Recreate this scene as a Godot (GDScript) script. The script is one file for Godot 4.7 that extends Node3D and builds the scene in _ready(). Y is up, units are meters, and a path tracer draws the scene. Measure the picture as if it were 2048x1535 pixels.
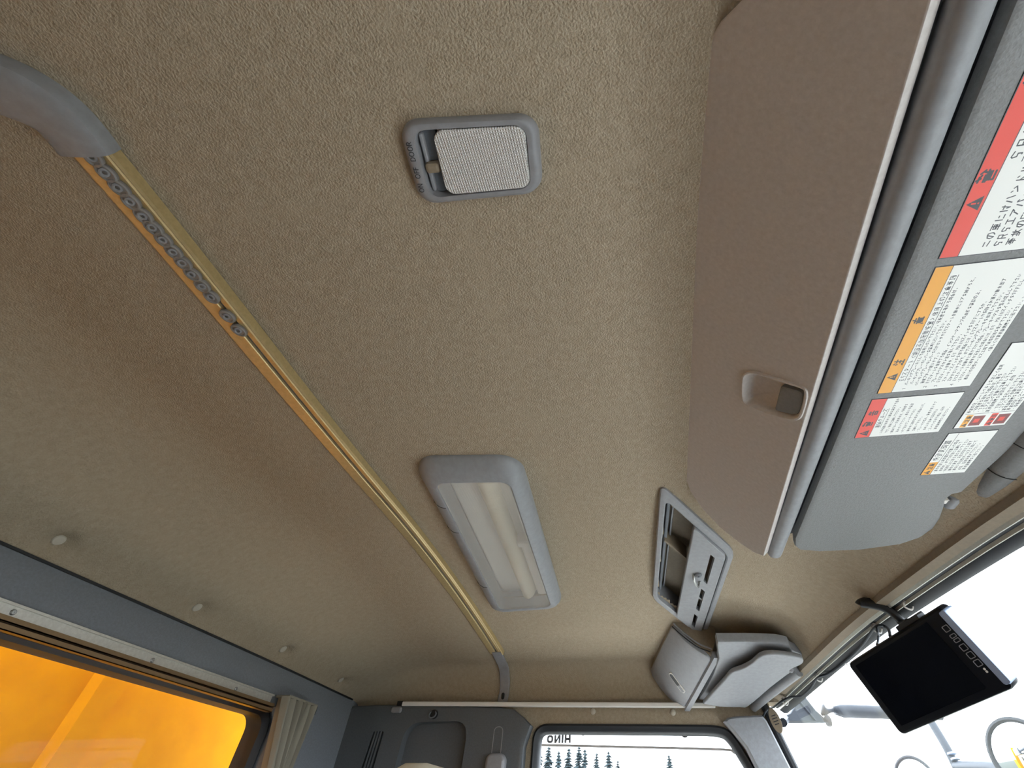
extends Node3D

# ---------------------------------------------------------------- photo geometry
# Photo taken as 2048 x 1535 px. x is the truck's forward direction, y up, -z the passenger side.
const PX := 1160.0
const PY := 767.5
const FOC := 900.0
const ZC := -0.55          # centre line of the cab
const XR := -1.03          # rear wall
const ZL := -1.75          # passenger side wall
const ZR := 0.65           # driver side wall
const EYE := Vector3(0, 1.55, 0)
var cb := Basis()
var M := {}
var used := {}
var rng := RandomNumberGenerator.new()

func ray(x: float, y: float) -> Vector3:
	return (cb * Vector3(x - PX, PY - y, -FOC)).normalized()

func on_plane(x: float, y: float, n: Vector3, d: float) -> Vector3:
	var r := ray(x, y)
	return EYE + r * ((d - n.dot(EYE)) / n.dot(r))

func on_x(x: float, y: float, v: float) -> Vector3:
	return on_plane(x, y, Vector3(1, 0, 0), v)

func on_y(x: float, y: float, v: float) -> Vector3:
	return on_plane(x, y, Vector3(0, 1, 0), v)

func on_z(x: float, y: float, v: float) -> Vector3:
	return on_plane(x, y, Vector3(0, 0, 1), v)

func on_roof(x: float, y: float, off := 0.0) -> Vector3:
	var h := 2.03
	var p := on_y(x, y, h)
	for i in 12:
		h = lerpf(h, lining_y(p.x, p.z) - off, 0.7)
		p = on_y(x, y, h)
	return p

func lining_y(x: float, z: float) -> float:
	if head_pts.is_empty() or x < 0.25: return roof_y(x, z)
	return lerpf(roof_y(x, z), head_y(z), pow(clampf((x - 0.25) / (head_x(z) - 0.25), 0.0, 1.0), 5.0))

func front_frac(x: float) -> float:
	return pow(clampf((x - 0.03) / 0.46, 0.0, 1.0), 1.25)

func roof_y(x: float, z: float) -> float:
	var d := minf(absf(z - ZC), 1.12)
	var side := 0.085 * pow(maxf(0.0, (d - 0.25) / 0.85), 1.9)
	var rear := pow(clampf((-0.74 - x) / 0.29, 0.0, 1.0), 2.0)
	var fr := front_frac(x)
	return 2.05 - 0.178 * rear - 0.125 * fr - side * (1.0 - 0.9 * rear) * (1.0 - 0.85 * fr)

# ---------------------------------------------------------------- mesh building
class Shape:
	var v := PackedVector3Array()
	func tri(a: Vector3, b: Vector3, c: Vector3) -> void:
		v.push_back(a); v.push_back(b); v.push_back(c)
	func quad(a: Vector3, b: Vector3, c: Vector3, d: Vector3) -> void:
		tri(a, b, c); tri(a, c, d)
	func loft(rings: Array, closed := true) -> void:
		for i in rings.size() - 1:
			var p: PackedVector3Array = rings[i]
			var q: PackedVector3Array = rings[i + 1]
			var n := p.size()
			for k in (n if closed else n - 1):
				var l := (k + 1) % n
				quad(p[k], p[l], q[l], q[k])
	func cap(ring: PackedVector3Array, flip := false) -> void:
		var c := Vector3.ZERO
		for p in ring: c += p
		c /= ring.size()
		var n := ring.size()
		for k in n:
			if flip: tri(c, ring[(k + 1) % n], ring[k])
			else: tri(c, ring[k], ring[(k + 1) % n])
	func box(a: Vector3, b: Vector3) -> void:
		var lo := Vector3(minf(a.x, b.x), minf(a.y, b.y), minf(a.z, b.z))
		var hi := Vector3(maxf(a.x, b.x), maxf(a.y, b.y), maxf(a.z, b.z))
		var p := PackedVector3Array()
		for k in 8:
			p.push_back(Vector3(hi.x if k & 1 else lo.x, hi.y if k & 2 else lo.y, hi.z if k & 4 else lo.z))
		for f in [[0, 2, 3, 1], [4, 5, 7, 6], [0, 1, 5, 4], [2, 6, 7, 3], [0, 4, 6, 2], [1, 3, 7, 5]]:
			quad(p[f[0]], p[f[1]], p[f[2]], p[f[3]])

func fit(fn: Callable, poly: PackedVector2Array, h: float) -> PackedVector3Array:
	var r := PackedVector3Array()
	for p in poly: r.push_back(fn.call(Vector3(p.x, p.y, h)))
	return r

func flat_cap(m: Shape, fn: Callable, poly: PackedVector2Array, h: float, flip := false) -> void:
	var t := Geometry2D.triangulate_polygon(poly)
	if t.is_empty(): print("cap failed", poly.size(), poly[0])
	for i in range(0, t.size(), 3):
		var a: Vector3 = fn.call(Vector3(poly[t[i]].x, poly[t[i]].y, h))
		var b: Vector3 = fn.call(Vector3(poly[t[i + 1]].x, poly[t[i + 1]].y, h))
		var c: Vector3 = fn.call(Vector3(poly[t[i + 2]].x, poly[t[i + 2]].y, h))
		var s := (poly[t[i + 1]] - poly[t[i]]).cross(poly[t[i + 2]] - poly[t[i]])
		if (s < 0.0) != flip: m.tri(a, c, b)
		else: m.tri(a, b, c)

func ccw(poly: PackedVector2Array) -> PackedVector2Array:
	if Geometry2D.is_polygon_clockwise(poly):
		poly.reverse()
	var area := 0.0
	for i in poly.size(): area += poly[i].cross(poly[(i + 1) % poly.size()])
	if area < 0.0: poly.reverse()
	return poly

func inset(poly: PackedVector2Array, d: float) -> PackedVector2Array:
	if d == 0.0: return poly
	var r := PackedVector2Array()
	var n := poly.size()
	for i in n:
		var a := (poly[i] - poly[(i + n - 1) % n]).normalized()
		var b := (poly[(i + 1) % n] - poly[i]).normalized()
		var na := Vector2(-a.y, a.x)
		var nb := Vector2(-b.y, b.x)
		var s := na + nb
		var l := maxf(s.length_squared() * 0.5, 0.35)
		r.push_back(poly[i] + s * (d / l))
	return r

# levels: [inset, height] from the back to the front
func slab(m: Shape, fn: Callable, outline: PackedVector2Array, levels: Array) -> void:
	var poly := ccw(outline)
	var rings := []
	for l in levels: rings.push_back(fit(fn, inset(poly, l[0]), l[1]))
	m.loft(rings)
	flat_cap(m, fn, inset(poly, levels[-1][0]), levels[-1][1])
	flat_cap(m, fn, inset(poly, levels[0][0]), levels[0][1], true)

# ring between two outlines with the same number of points; profile: closed list of [t, h], t 0 outer .. 1 inner
func frame(m: Shape, fn: Callable, outer: PackedVector2Array, inner: PackedVector2Array, profile: Array) -> void:
	var rings := []
	for pr in profile + [profile[0]]:
		var poly := PackedVector2Array()
		for i in outer.size(): poly.push_back(outer[i].lerp(inner[i], pr[0]))
		rings.push_back(fit(fn, poly, pr[1]))
	m.loft(rings)

func bridge(outer: PackedVector2Array, hole: PackedVector2Array) -> PackedVector2Array:
	var o := ccw(outer.duplicate())
	var h := ccw(hole.duplicate())
	h.reverse()
	var bi := 0
	var bj := 0
	var best := 1e9
	for i in o.size():
		for j in h.size():
			var d := o[i].distance_to(h[j])
			if d < best:
				best = d; bi = i; bj = j
	var r := PackedVector2Array()
	for k in o.size(): r.push_back(o[(bi + k) % o.size()])
	var w := (o[bi] - o[(bi + o.size() - 1) % o.size()]).normalized() * 0.00004
	r.push_back(o[bi] - w)
	for k in h.size(): r.push_back(h[(bj + k) % h.size()])
	r.push_back(h[bj] + (h[(bj + h.size() - 1) % h.size()] - h[bj]).normalized() * 0.00004)
	# order: outer start .. outer end(-w) .. hole bj .. hole bj(+w)
	return r

func holed(m: Shape, fn: Callable, outer: PackedVector2Array, holes: Array, h0: float, h1: float, bevel := 0.0) -> void:
	var top := ccw(outer.duplicate())
	var poly := inset(top, bevel)
	for h in holes: poly = bridge(poly, h)
	flat_cap(m, fn, poly, h1)
	var back := top
	for h in holes: back = bridge(back, h)
	flat_cap(m, fn, back, h0, true)
	if bevel > 0.0:
		m.loft([fit(fn, top, h0), fit(fn, top, h1 - bevel), fit(fn, inset(top, bevel * 0.3), h1 - bevel * 0.3), fit(fn, inset(top, bevel), h1)])
	else:
		m.loft([fit(fn, top, h0), fit(fn, top, h1)])
	for h in holes:
		var q := ccw((h as PackedVector2Array).duplicate())
		m.loft([fit(fn, q, h1), fit(fn, q, h0)])

func rr(w: float, h: float, r: float, n := 6, c := Vector2.ZERO) -> PackedVector2Array:
	var o := PackedVector2Array()
	for k in 4:
		var cx := (w / 2 - r) * (1 if k == 0 or k == 3 else -1)
		var cy := (h / 2 - r) * (1 if k < 2 else -1)
		for i in n + 1:
			var a := PI / 2 * (k + float(i) / n)
			o.push_back(c + Vector2(cx + r * cos(a), cy + r * sin(a)))
	return o

func smooth2(pts: PackedVector2Array, n := 4) -> PackedVector2Array:
	var o := PackedVector2Array()
	var c := pts.size()
	for i in c:
		for k in n:
			o.push_back(pts[i].cubic_interpolate(pts[(i + 1) % c], pts[(i + c - 1) % c], pts[(i + 2) % c], float(k) / n))
	return o

func round2(pts: PackedVector2Array, r: float, n := 4) -> PackedVector2Array:
	var o := PackedVector2Array()
	var c := pts.size()
	for i in c:
		var a := pts[(i + c - 1) % c]
		var p := pts[i]
		var b := pts[(i + 1) % c]
		var ra := minf(r, p.distance_to(a) * 0.45)
		var rb := minf(r, p.distance_to(b) * 0.45)
		var s := p + (a - p).normalized() * ra
		var e := p + (b - p).normalized() * rb
		for k in n + 1:
			var t := float(k) / n
			o.push_back(s.lerp(p, t).lerp(p.lerp(e, t), t))
	return o

func smooth3(pts: Array, n := 6) -> PackedVector3Array:
	var o := PackedVector3Array()
	for i in pts.size() - 1:
		var a: Vector3 = pts[maxi(i - 1, 0)]
		var b: Vector3 = pts[i]
		var c: Vector3 = pts[i + 1]
		var d: Vector3 = pts[mini(i + 2, pts.size() - 1)]
		for k in n: o.push_back(b.cubic_interpolate(c, a, d, float(k) / n))
	o.push_back(pts[-1])
	return o

func tube(m: Shape, path: PackedVector3Array, radius, seg := 10, caps := true) -> void:
	var rings := []
	var side := Vector3.ZERO
	for i in path.size():
		var t := (path[mini(i + 1, path.size() - 1)] - path[maxi(i - 1, 0)]).normalized()
		if side == Vector3.ZERO:
			side = t.cross(Vector3(0.31, 0.9, 0.23)).normalized()
		side = (side - t * side.dot(t)).normalized()
		var up := t.cross(side)
		var r: float = radius[i] if radius is Array else radius
		var ring := PackedVector3Array()
		for k in seg:
			var a := TAU * k / seg
			ring.push_back(path[i] + (side * cos(a) + up * sin(a)) * r)
		rings.push_back(ring)
	m.loft(rings)
	if caps:
		m.cap(rings[0], true); m.cap(rings[-1])

func torus(m: Shape, t: Transform3D, r: float, tr: float, seg := 16, ts := 8) -> void:
	var rings := []
	for i in seg + 1:
		var a := TAU * i / seg
		var ring := PackedVector3Array()
		for k in ts:
			var b := TAU * k / ts
			ring.push_back(t * Vector3((r + tr * cos(b)) * cos(a), (r + tr * cos(b)) * sin(a), tr * sin(b)))
		rings.push_back(ring)
	m.loft(rings)

# profile in (sideways, up) swept along a path; ups gives the up vector
func sweep(m: Shape, path: PackedVector3Array, profile: PackedVector2Array, up: Vector3, closed := true) -> void:
	var rings := []
	for i in path.size():
		var t := (path[mini(i + 1, path.size() - 1)] - path[maxi(i - 1, 0)]).normalized()
		var s := t.cross(up).normalized()
		var u := s.cross(t).normalized()
		var ring := PackedVector3Array()
		for p in profile: ring.push_back(path[i] + s * p.x + u * p.y)
		rings.push_back(ring)
	m.loft(rings, closed)
	if closed:
		for e in [0, rings.size() - 1]:
			var tr := Geometry2D.triangulate_polygon(profile)
			for i in range(0, tr.size(), 3):
				m.tri(rings[e][tr[i]], rings[e][tr[i + (1 if e else 2)]], rings[e][tr[i + (2 if e else 1)]])

func lathe(m: Shape, t: Transform3D, prof: Array, seg := 20) -> void:
	var rings := []
	for p in prof:
		var ring := PackedVector3Array()
		for k in seg:
			var a := TAU * k / seg
			ring.push_back(t * Vector3(p[0] * cos(a), p[0] * sin(a), p[1]))
		rings.push_back(ring)
	m.loft(rings)
	if prof[0][0] > 0.0001: m.cap(rings[0], true)
	if prof[-1][0] > 0.0001: m.cap(rings[-1])

func rot_frame(at: Vector3, x: Vector3, y: Vector3) -> Transform3D:
	x = x.normalized()
	var z := x.cross(y).normalized()
	return Transform3D(Basis(x, z.cross(x), z), at)

# bilinear patch: corners near-left, near-right, far-right, far-left; local x -w/2..w/2, local y +h/2 (first two) .. -h/2
func patch(c: Array, w: float, h: float, n: Vector3) -> Callable:
	return func(p: Vector3) -> Vector3:
		var s := p.x / w + 0.5
		var t := 0.5 - p.y / h
		var a: Vector3 = c[0].lerp(c[1], s)
		var b: Vector3 = c[3].lerp(c[2], s)
		return a.lerp(b, t) + n * p.z

func tf(t: Transform3D) -> Callable:
	return func(p: Vector3) -> Vector3: return t * p

func numbered(called: String) -> String:
	var n: int = used.get(called, 0)
	used[called] = n + 1
	return called if n == 0 else "%s_%03d" % [called, n]

func put(o: Node3D, parent) -> void:
	if parent == null:
		o.name = numbered(o.name)
		add_child(o)
	else:
		parent.add_child(o, true)

func origin(o: Node3D) -> Vector3:
	var p := Vector3.ZERO
	var n: Node = o
	while n is Node3D and n != self:
		p += (n as Node3D).position
		n = n.get_parent()
	return p

# closed shapes are turned outside out; open sheets face a point inside the cab
func build(m: Shape, called: String, mat: Material, parent = null, closed := true, crease := 38.0) -> MeshInstance3D:
	var v := m.v
	var org := Vector3.ZERO
	if parent != null: org = origin(parent)
	elif v.size():
		var lo := v[0]
		var hi := v[0]
		for p in v:
			lo = lo.min(p); hi = hi.max(p)
		org = (lo + hi) / 2
	var vol := 0.0
	for i in range(0, v.size(), 3):
		if closed: vol += (v[i] - org).dot((v[i + 1] - org).cross(v[i + 2] - org))
		else: vol += (v[i + 1] - v[i]).cross(v[i + 2] - v[i]).dot(Vector3(0, 1.5, -0.55) - v[i])
	var flip := vol < 0.0
	var vs := PackedVector3Array()
	var ns := PackedVector3Array()
	var fn := PackedVector3Array()
	var at := {}
	var keys := []
	for i in range(0, v.size(), 3):
		var a := v[i]
		var b := v[i + 2 if flip else i + 1]
		var c := v[i + 1 if flip else i + 2]
		var n := (b - a).cross(c - a)
		if n.length_squared() < 1e-18: continue
		var f := fn.size()
		fn.push_back(n)
		for p in [a, c, b]:
			vs.push_back(p - org)
			var k := Vector3i((p * 50000.0).round())
			keys.push_back(k)
			if at.has(k): at[k].push_back(f)
			else: at[k] = [f]
	var lim := cos(deg_to_rad(crease))
	for i in vs.size():
		var f: Vector3 = fn[i / 3]
		var fu := f.normalized()
		var s := f
		for g in at[keys[i]]:
			if g != i / 3 and fn[g].normalized().dot(fu) > lim: s += fn[g]
		ns.push_back(s.normalized())
	var arr := []
	arr.resize(Mesh.ARRAY_MAX)
	arr[Mesh.ARRAY_VERTEX] = vs
	arr[Mesh.ARRAY_NORMAL] = ns
	var am := ArrayMesh.new()
	am.add_surface_from_arrays(Mesh.PRIMITIVE_TRIANGLES, arr)
	var o := MeshInstance3D.new()
	o.name = called
	o.mesh = am
	o.material_override = mat
	if parent == null: o.position = org
	put(o, parent)
	return o

func tag(o: Node, label: String, category: String, group := "") -> Node:
	o.set_meta("label", label)
	o.set_meta("category", category)
	if group: o.set_meta("group", group)
	return o

func struct(o: Node, label := "", category := "structure") -> Node:
	o.set_meta("kind", "structure")
	if label:
		o.set_meta("label", label)
		o.set_meta("category", category)
	return o

func thing(called: String, label: String, category: String, at := Vector3.ZERO, group := "") -> Node3D:
	var o := Node3D.new()
	o.name = called
	o.position = at
	put(o, null)
	tag(o, label, category, group)
	return o

func text(s: String, fn: Transform3D, height: float, depth: float, mat: Material, called: String, parent: Node3D, bold := 0) -> void:
	var t := TextMesh.new()
	var f := SystemFont.new()
	f.font_names = PackedStringArray(["Droid Sans"])
	f.font_weight = 700 if bold else 400
	t.font = f
	t.text = s
	t.font_size = 32
	t.pixel_size = height / 24.0
	t.depth = depth
	t.curve_step = 1.0
	var o := MeshInstance3D.new()
	o.name = called
	o.mesh = t
	o.material_override = mat
	o.transform = Transform3D(fn.basis, fn.origin - origin(parent))
	parent.add_child(o, true)

# ---------------------------------------------------------------- materials
func noise(freq: float, oct := 4, gain := 0.55, s := 1, kind := FastNoiseLite.TYPE_SIMPLEX_SMOOTH) -> FastNoiseLite:
	var n := FastNoiseLite.new()
	n.noise_type = kind
	n.frequency = freq
	n.seed = s
	n.fractal_octaves = oct
	n.fractal_gain = gain
	return n

func ntex(n: FastNoiseLite, size: int, lo := Color.BLACK, hi := Color.WHITE) -> NoiseTexture2D:
	var t := NoiseTexture2D.new()
	t.width = size
	t.height = size
	t.seamless = true
	t.noise = n
	var g := Gradient.new()
	g.set_color(0, lo)
	g.set_color(1, hi)
	t.color_ramp = g
	return t

func mat(c: Color, rough := 0.6, metal := 0.0, spec := 0.5) -> StandardMaterial3D:
	var m := StandardMaterial3D.new()
	m.albedo_color = c
	m.roughness = rough
	m.metallic = metal
	m.metallic_specular = spec
	return m

func c8(r: float, g: float, b: float) -> Color:
	return Color(r / 255.0, g / 255.0, b / 255.0)

func grain(m: StandardMaterial3D, height: Texture2D, tiles: float, depth: float, tint: Texture2D = null) -> StandardMaterial3D:
	m.uv1_triplanar = true
	m.uv1_world_triplanar = true
	m.uv1_scale = Vector3.ONE * tiles
	if height:
		m.heightmap_enabled = true
		m.heightmap_texture = height
		m.heightmap_scale = depth
	if tint: m.albedo_texture = tint
	return m

func make_materials() -> void:
	var cloth_h := ntex(noise(0.11, 3, 0.6, 3), 1024)
	var cloth_c := ntex(noise(0.012, 6, 0.85, 5), 2048, c8(214, 209, 202), c8(255, 255, 255))
	var leather_h := ntex(noise(0.09, 2, 0.5, 7, FastNoiseLite.TYPE_CELLULAR), 512)
	var fine_c := ntex(noise(0.02, 6, 0.65, 9), 1024, c8(228, 226, 224), c8(255, 255, 255))
	M.cloth = grain(mat(c8(178, 165, 145), 0.95, 0.0, 0.2), cloth_h, 2.6, 0.17, cloth_c)
	M.lid = grain(mat(c8(206, 200, 196), 0.62), leather_h, 7.0, 0.02, fine_c)
	M.visor = grain(mat(c8(132, 133, 134), 0.58), leather_h, 9.0, 0.035, fine_c)
	M.grey = grain(mat(c8(150, 152, 156), 0.5), null, 3.0, 0.0, fine_c)
	M.lamp = grain(mat(c8(146, 146, 150), 0.45), null, 3.0, 0.0, fine_c)
	M.darkgrey = grain(mat(c8(116, 121, 128), 0.6), leather_h, 7.0, 0.02, fine_c)
	M.pillar = grain(mat(c8(92, 96, 100), 0.6), leather_h, 7.0, 0.02, fine_c)
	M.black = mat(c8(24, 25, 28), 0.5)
	M.rubber = mat(c8(30, 32, 36), 0.55)
	M.tray_floor = grain(mat(c8(138, 124, 104), 0.7), null, 4.0, 0.0, fine_c)
	M.gold = grain(mat(c8(214, 190, 140), 0.38, 0.55), null, 5.0, 0.0, fine_c)
	M.alu = grain(mat(c8(210, 208, 200), 0.35, 0.6), null, 5.0, 0.0, fine_c)
	M.bronze = mat(c8(120, 96, 66), 0.4, 0.5)
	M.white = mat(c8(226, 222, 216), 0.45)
	M.button = mat(c8(184, 176, 162), 0.5)
	M.steel = mat(c8(180, 180, 178), 0.3, 0.8)
	M.runner = mat(c8(128, 124, 122), 0.5)
	M.ink = mat(c8(40, 40, 44), 0.7)
	M.curtain = grain(mat(c8(138, 133, 120), 0.95, 0.0, 0.2), cloth_h, 6.0, 0.05)
	M.screen = mat(c8(3, 4, 12), 0.12, 0.0, 0.25)
	M.bezel = mat(c8(9, 10, 18), 0.35, 0.0, 0.3)
	M.silver = mat(c8(150, 164, 190), 0.4, 0.3)
	M.yellow = grain(mat(c8(212, 142, 2), 0.6, 0.0, 0.12), null, 0.8, 0.0, ntex(noise(0.012, 6, 0.6, 21), 1024, c8(240, 232, 224), c8(255, 255, 255)))
	M.mirror_arm = mat(c8(30, 36, 46), 0.5)
	M.mirror = mat(c8(235, 240, 245), 0.03, 1.0)
	M.bark = mat(c8(74, 62, 52), 0.95)
	M.field = grain(mat(c8(58, 60, 46), 0.95), null, 0.2, 0.0, fine_c)
	M.ground = grain(mat(c8(226, 222, 214), 0.95), null, 0.3, 0.0, ntex(noise(0.03, 7, 0.7, 23), 1024, c8(214, 212, 208), c8(255, 255, 255)))
	M.paint = mat(c8(238, 238, 236), 0.35)
	M.glass = mat(Color(1, 1, 1, 0.008), 0.02)
	M.glass.transparency = BaseMaterial3D.TRANSPARENCY_ALPHA
	M.rear_glass = mat(Color(1, 1, 1, 0.01), 0.02, 0.0, 0.1)
	M.rear_glass.transparency = BaseMaterial3D.TRANSPARENCY_ALPHA
	M.acrylic = mat(Color(0.6, 0.62, 0.66, 0.05), 0.1)
	M.acrylic.transparency = BaseMaterial3D.TRANSPARENCY_ALPHA
	M.seat = grain(mat(c8(84, 83, 82), 0.9), cloth_h, 4.0, 0.06)
	M.cream = grain(mat(c8(214, 204, 182), 0.9), cloth_h, 5.0, 0.05)
	M.reflector = mat(c8(226, 222, 214), 0.35)
	M.bulb = mat(c8(250, 246, 238), 0.2)
	M.floor = mat(c8(64, 63, 62), 0.9)
	M.dash = mat(c8(222, 218, 210), 0.7)  # unseen dashboard made near white to throw light onto the roof
	# prismatic lamp covers: rows of small square pips and of fine ribs moulded into clear plastic
	var pip := Image.create(64, 64, false, Image.FORMAT_RGB8)
	for y in 64:
		for x in 64:
			var d := maxf(absf(x % 16 - 7.5), absf(y % 16 - 7.5)) / 8.0
			var k := 1.0 - d
			pip.set_pixel(x, y, Color(k, k, k))
	M.pips = mat(Color(0.97, 0.96, 0.95, 0.85), 0.2)
	M.pips.transparency = BaseMaterial3D.TRANSPARENCY_ALPHA
	grain(M.pips, ImageTexture.create_from_image(pip), 95.0, 0.22)
	M.ribs = mat(Color(0.92, 0.9, 0.87, 0.22), 0.05)
	M.ribs.transparency = BaseMaterial3D.TRANSPARENCY_ALPHA
	grain(M.ribs, ImageTexture.create_from_image(pip), 50.0, 0.012)

# ---------------------------------------------------------------- printed labels
# strokes on a 10 x 10 grid, pairs of digits x y
const GLYPH := {
	"ア": "118163 534528", "イ": "7116 4449", "エ": "2171 5158 1888", "オ": "1383 6169 6328", "カ": "1383 837968 414428", "キ": "1372 1685 4169", "ギ": "1372 1685 4169 8192", "ク": "4115 317173 7338",
	"グ": "4115 317173 7338 8090", "ケ": "3115 2383 634529", "サ": "1383 3136 717629", "ザ": "1383 3136 717629", "シ": "2233 1425 288573", "ジ": "2233 1425 288573 7182", "ス": "117118 4679", "タ": "3115 317338 3655", "ダ": "3115 317338 3655 8192",
	"チ": "7123 1585 534829", "ッ": "3435 5556 764838", "テ": "2171 1484 5438", "デ": "2171 1484 5438", "ト": "4149 4477", "ド": "4149 4477 7182", "ナ": "1383 513828", "ニ": "2373 1787", "ハ": "3218 6188", "バ": "3218 6188 7182", "パ": "3218 6188 80918180",
	"フ": "118174 7438", "ブ": "118174 7438 8090", "プ": "118174 7438 8090", "ペ": "154286 7182", "ベ": "154286 7182", "ホ": "1383 5159 3516 7587", "ボ": "1383 5159 3516 7587 8192", "マ": "118153 3567", "ミ": "2373 2575 1887", "メ": "7118 2366",
	"ラ": "2272 138374 7438", "ル": "313518 6158 5885", "レ": "2129 2986", "ロ": "2282888822822", "ン": "2233 288563", "ー": "1585", "ズ": "117118 4679 8192", "ュ": "3575 7578 2888", "リ": "2125 717548", "ビ": "212878 2575 8192", "ェ": "3474 5458 2888", "・": "4554", "、": "2739", "。": "27373928", "（": "825588", "）": "225528", " ": "",
	"の": "513827152251718486 8668", "に": "2128 5373 488878", "は": "2128 4383 716956", "を": "2272 512466 653877", "し": "31276886", "て": "118153 5378", "で": "118153 5378 7384", "る": "217135 648658", "な": "1363 4128 7283 666847", "い": "22273837 7376",
	"す": "1282 615739", "ま": "2272 2474 515846", "が": "136368 3119 7384", "か": "136368 3119 7384", "と": "3144 7244 2688", "り": "2126 716738", "く": "713579", "さ": "1373 4166 286878", "れ": "2129 1363286386", "た": "1363 3118 5484 488878", "こ": "2272 2687", "ご": "2272 2687", "け": "2128 4383 7138", "ら": "3142 2574 745628", "ず": "1282 615739 8192", "き": "2373 2575 4167 2868", "み": "215128 1586 7479", "び": "1242 422888", "あ": "1373 4128 665928",
	"中": "2373762623 5159", "央": "2373 2326 7376 1686 51561889 5689", "上": "5158 5484 1888", "下": "1282 5259 5477", "車": "1181 2373762623 2575 1888 5159", "事": "1181 2363 3474 1585 2777 5159", "作": "3115 2329 5143 4383 5359 5575 5777", "動": "1151 1353562613 3139 1656 1858 638378 7169", "正": "1282 5258 5584 2528 1888", "用": "2128 2171 7179 2474 2676 5179", "合": "511585 3565 2777792927", "告": "3123 2272 5155 1585 2777792927",
	"警": "1141 2032 1454 3152 6183 7366 1585 2676 2777 2979 2829", "注": "2132 1324 1938 6162 4383 4676 3989 6369", "意": "5051 2272 3243 1484 2575772725 2676 1819 38887", "使": "3115 2329 4383 6169 4575 4577 4888", "運": "1122 1313 4181 3575 4585 5159 1489", "転": "1141 1343461613 2139 6181 5585 6458 5889", "席": "5051 1282 1219 3474 3336 7376 3979 5359", "場": "1343 2128 1848 5181845451 4686 5689 8699", "故": "1343 3137 1747492919 6154 5383 7349 5589", "際": "1119 112131 4151 7183 4484 4777 6569", "部": "1141 1444 1646492919 6169 618274 7466",
	"引": "114144141749 7179", "点": "5153 5373 2474772724 1819 3839 5859 7889", "灯": "2129 1316 3335 4181 6168 6858", "確": "1141 2128 1646492919 5181 6159 6367 6489", "認": "1141 1343 1545 1747492919 5181 7185 5688", "足": "2171742421 5458 5477 2528 1889", "離": "1141 2143 1545 1648 6155 6159 6383 6585 6787 6989", "切": "1343 2127 2747 518178 6149", "解": "3113 1333 1319 3339 5181 7469 5585 5787", "除": "1119 112131 6143 6185 4484 4787 6469", "出": "5158 2124 7174 2484 1519 1989 8589", "必": "5162 315768 7128 8385 1316", "踏": "1141441411 3149 1949 5181 6489 5686 5989", "増": "1343 2128 1848 5181 5383 5585 5789 5989", "異": "2171742421 5154 3565 2686 1888 3819 6889", "常": "5153 1282 1214 3464 3575 2777 5359", "発": "1141 7111 6181 3464 1686 3739 5789", "生": "3113 2373 5159 2575 1989", "最": "2171742421 2272 1585 1519 3539 5788 8759", "寄": "5152 1282 1585 3656583836 7579", "日": "2171792921 2575", "野": "1141451511 1343 2149 1949 5181 6385 7579", "工": "2272 5258 1888", "検": "2129 1343 6144 6185 5575785855 5989", "整": "1141 2125 5181 6185 1686 5659 1989", "備": "2114 1319 4383 5155 7175 4686 4659 8689", "受": "2171 3233 5253 1484 2666 6629 3489", "詳": "1141 1343 1545 1747492919 5171 5383 5585 5787 6169", "取": "1151 2129 4149 1747 5181 8158 5389", "扱": "1343 3139 1646 5181 6158 7389", "説": "1141 1343 1545 1747492919 5162 5383865653 6659 7689", "明": "1141481811 1444 5171 5179 8189 5383 5585", "書": "2171 1282 2373 1484 2575 2779", "覧": "1151 1317 5151 6181 2474782824 3819 6889", "進": "1122 1319 4159 4383 4585 4787 1989", "坂": "1343 2128 1848 5181 5159 6378 8359", "道": "1122 1319 4151 4181 5474785854 5676 1989", "補": "1151 3119 4181 4484 4575 5359 4479", "助": "1141481811 1343 1545 5383 837969 6159", "装": "2124 1343 4181 5154 1585 3659 4689", "置": "1181831311 2474 3575783835 3676 1989", "項": "1141 2128 1848 5181 5383 5388 8388 5585 6879", "間": "1131 1119 7181 8189 3464683834 3666", "後": "3113 3215 2329 6143 7355 4585 5678 5689", "反": "2181 2129 3373 7338 3589", "射": "1141481811 1444 5181 7179 6567", "器": "1131331311 6181836361 1585 5159 1737391917 6787896967", "実": "5152 1282 3373 3575 1686 5318 5689", "報": "1343 2125 1545 1747 3139 5181 5159 5383 6589", "鳴": "1131381811 5159 5181 5383 5585 5789", "恐": "1141 2125 1646 5181 8186 1819 38887", "開": "1131 1119 7181 8189 3363 2575 4348 6368",
	"S": "823122356568583 8", "R": "2129 21717525 5579", "E": "712128 2878 2565", "M": "1911558189 8", "A": "194189 2676", "I": "5159", "N": "19118981", "O": "41224748 687271514 1", "F": "2921 2181 2565", "D": "2921 215183756829", "1": "325158", "2": "224171832888", "3": "224171735375774828", "4": "611686 6169", "⚠": "511888510 5355 5758"}

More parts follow.
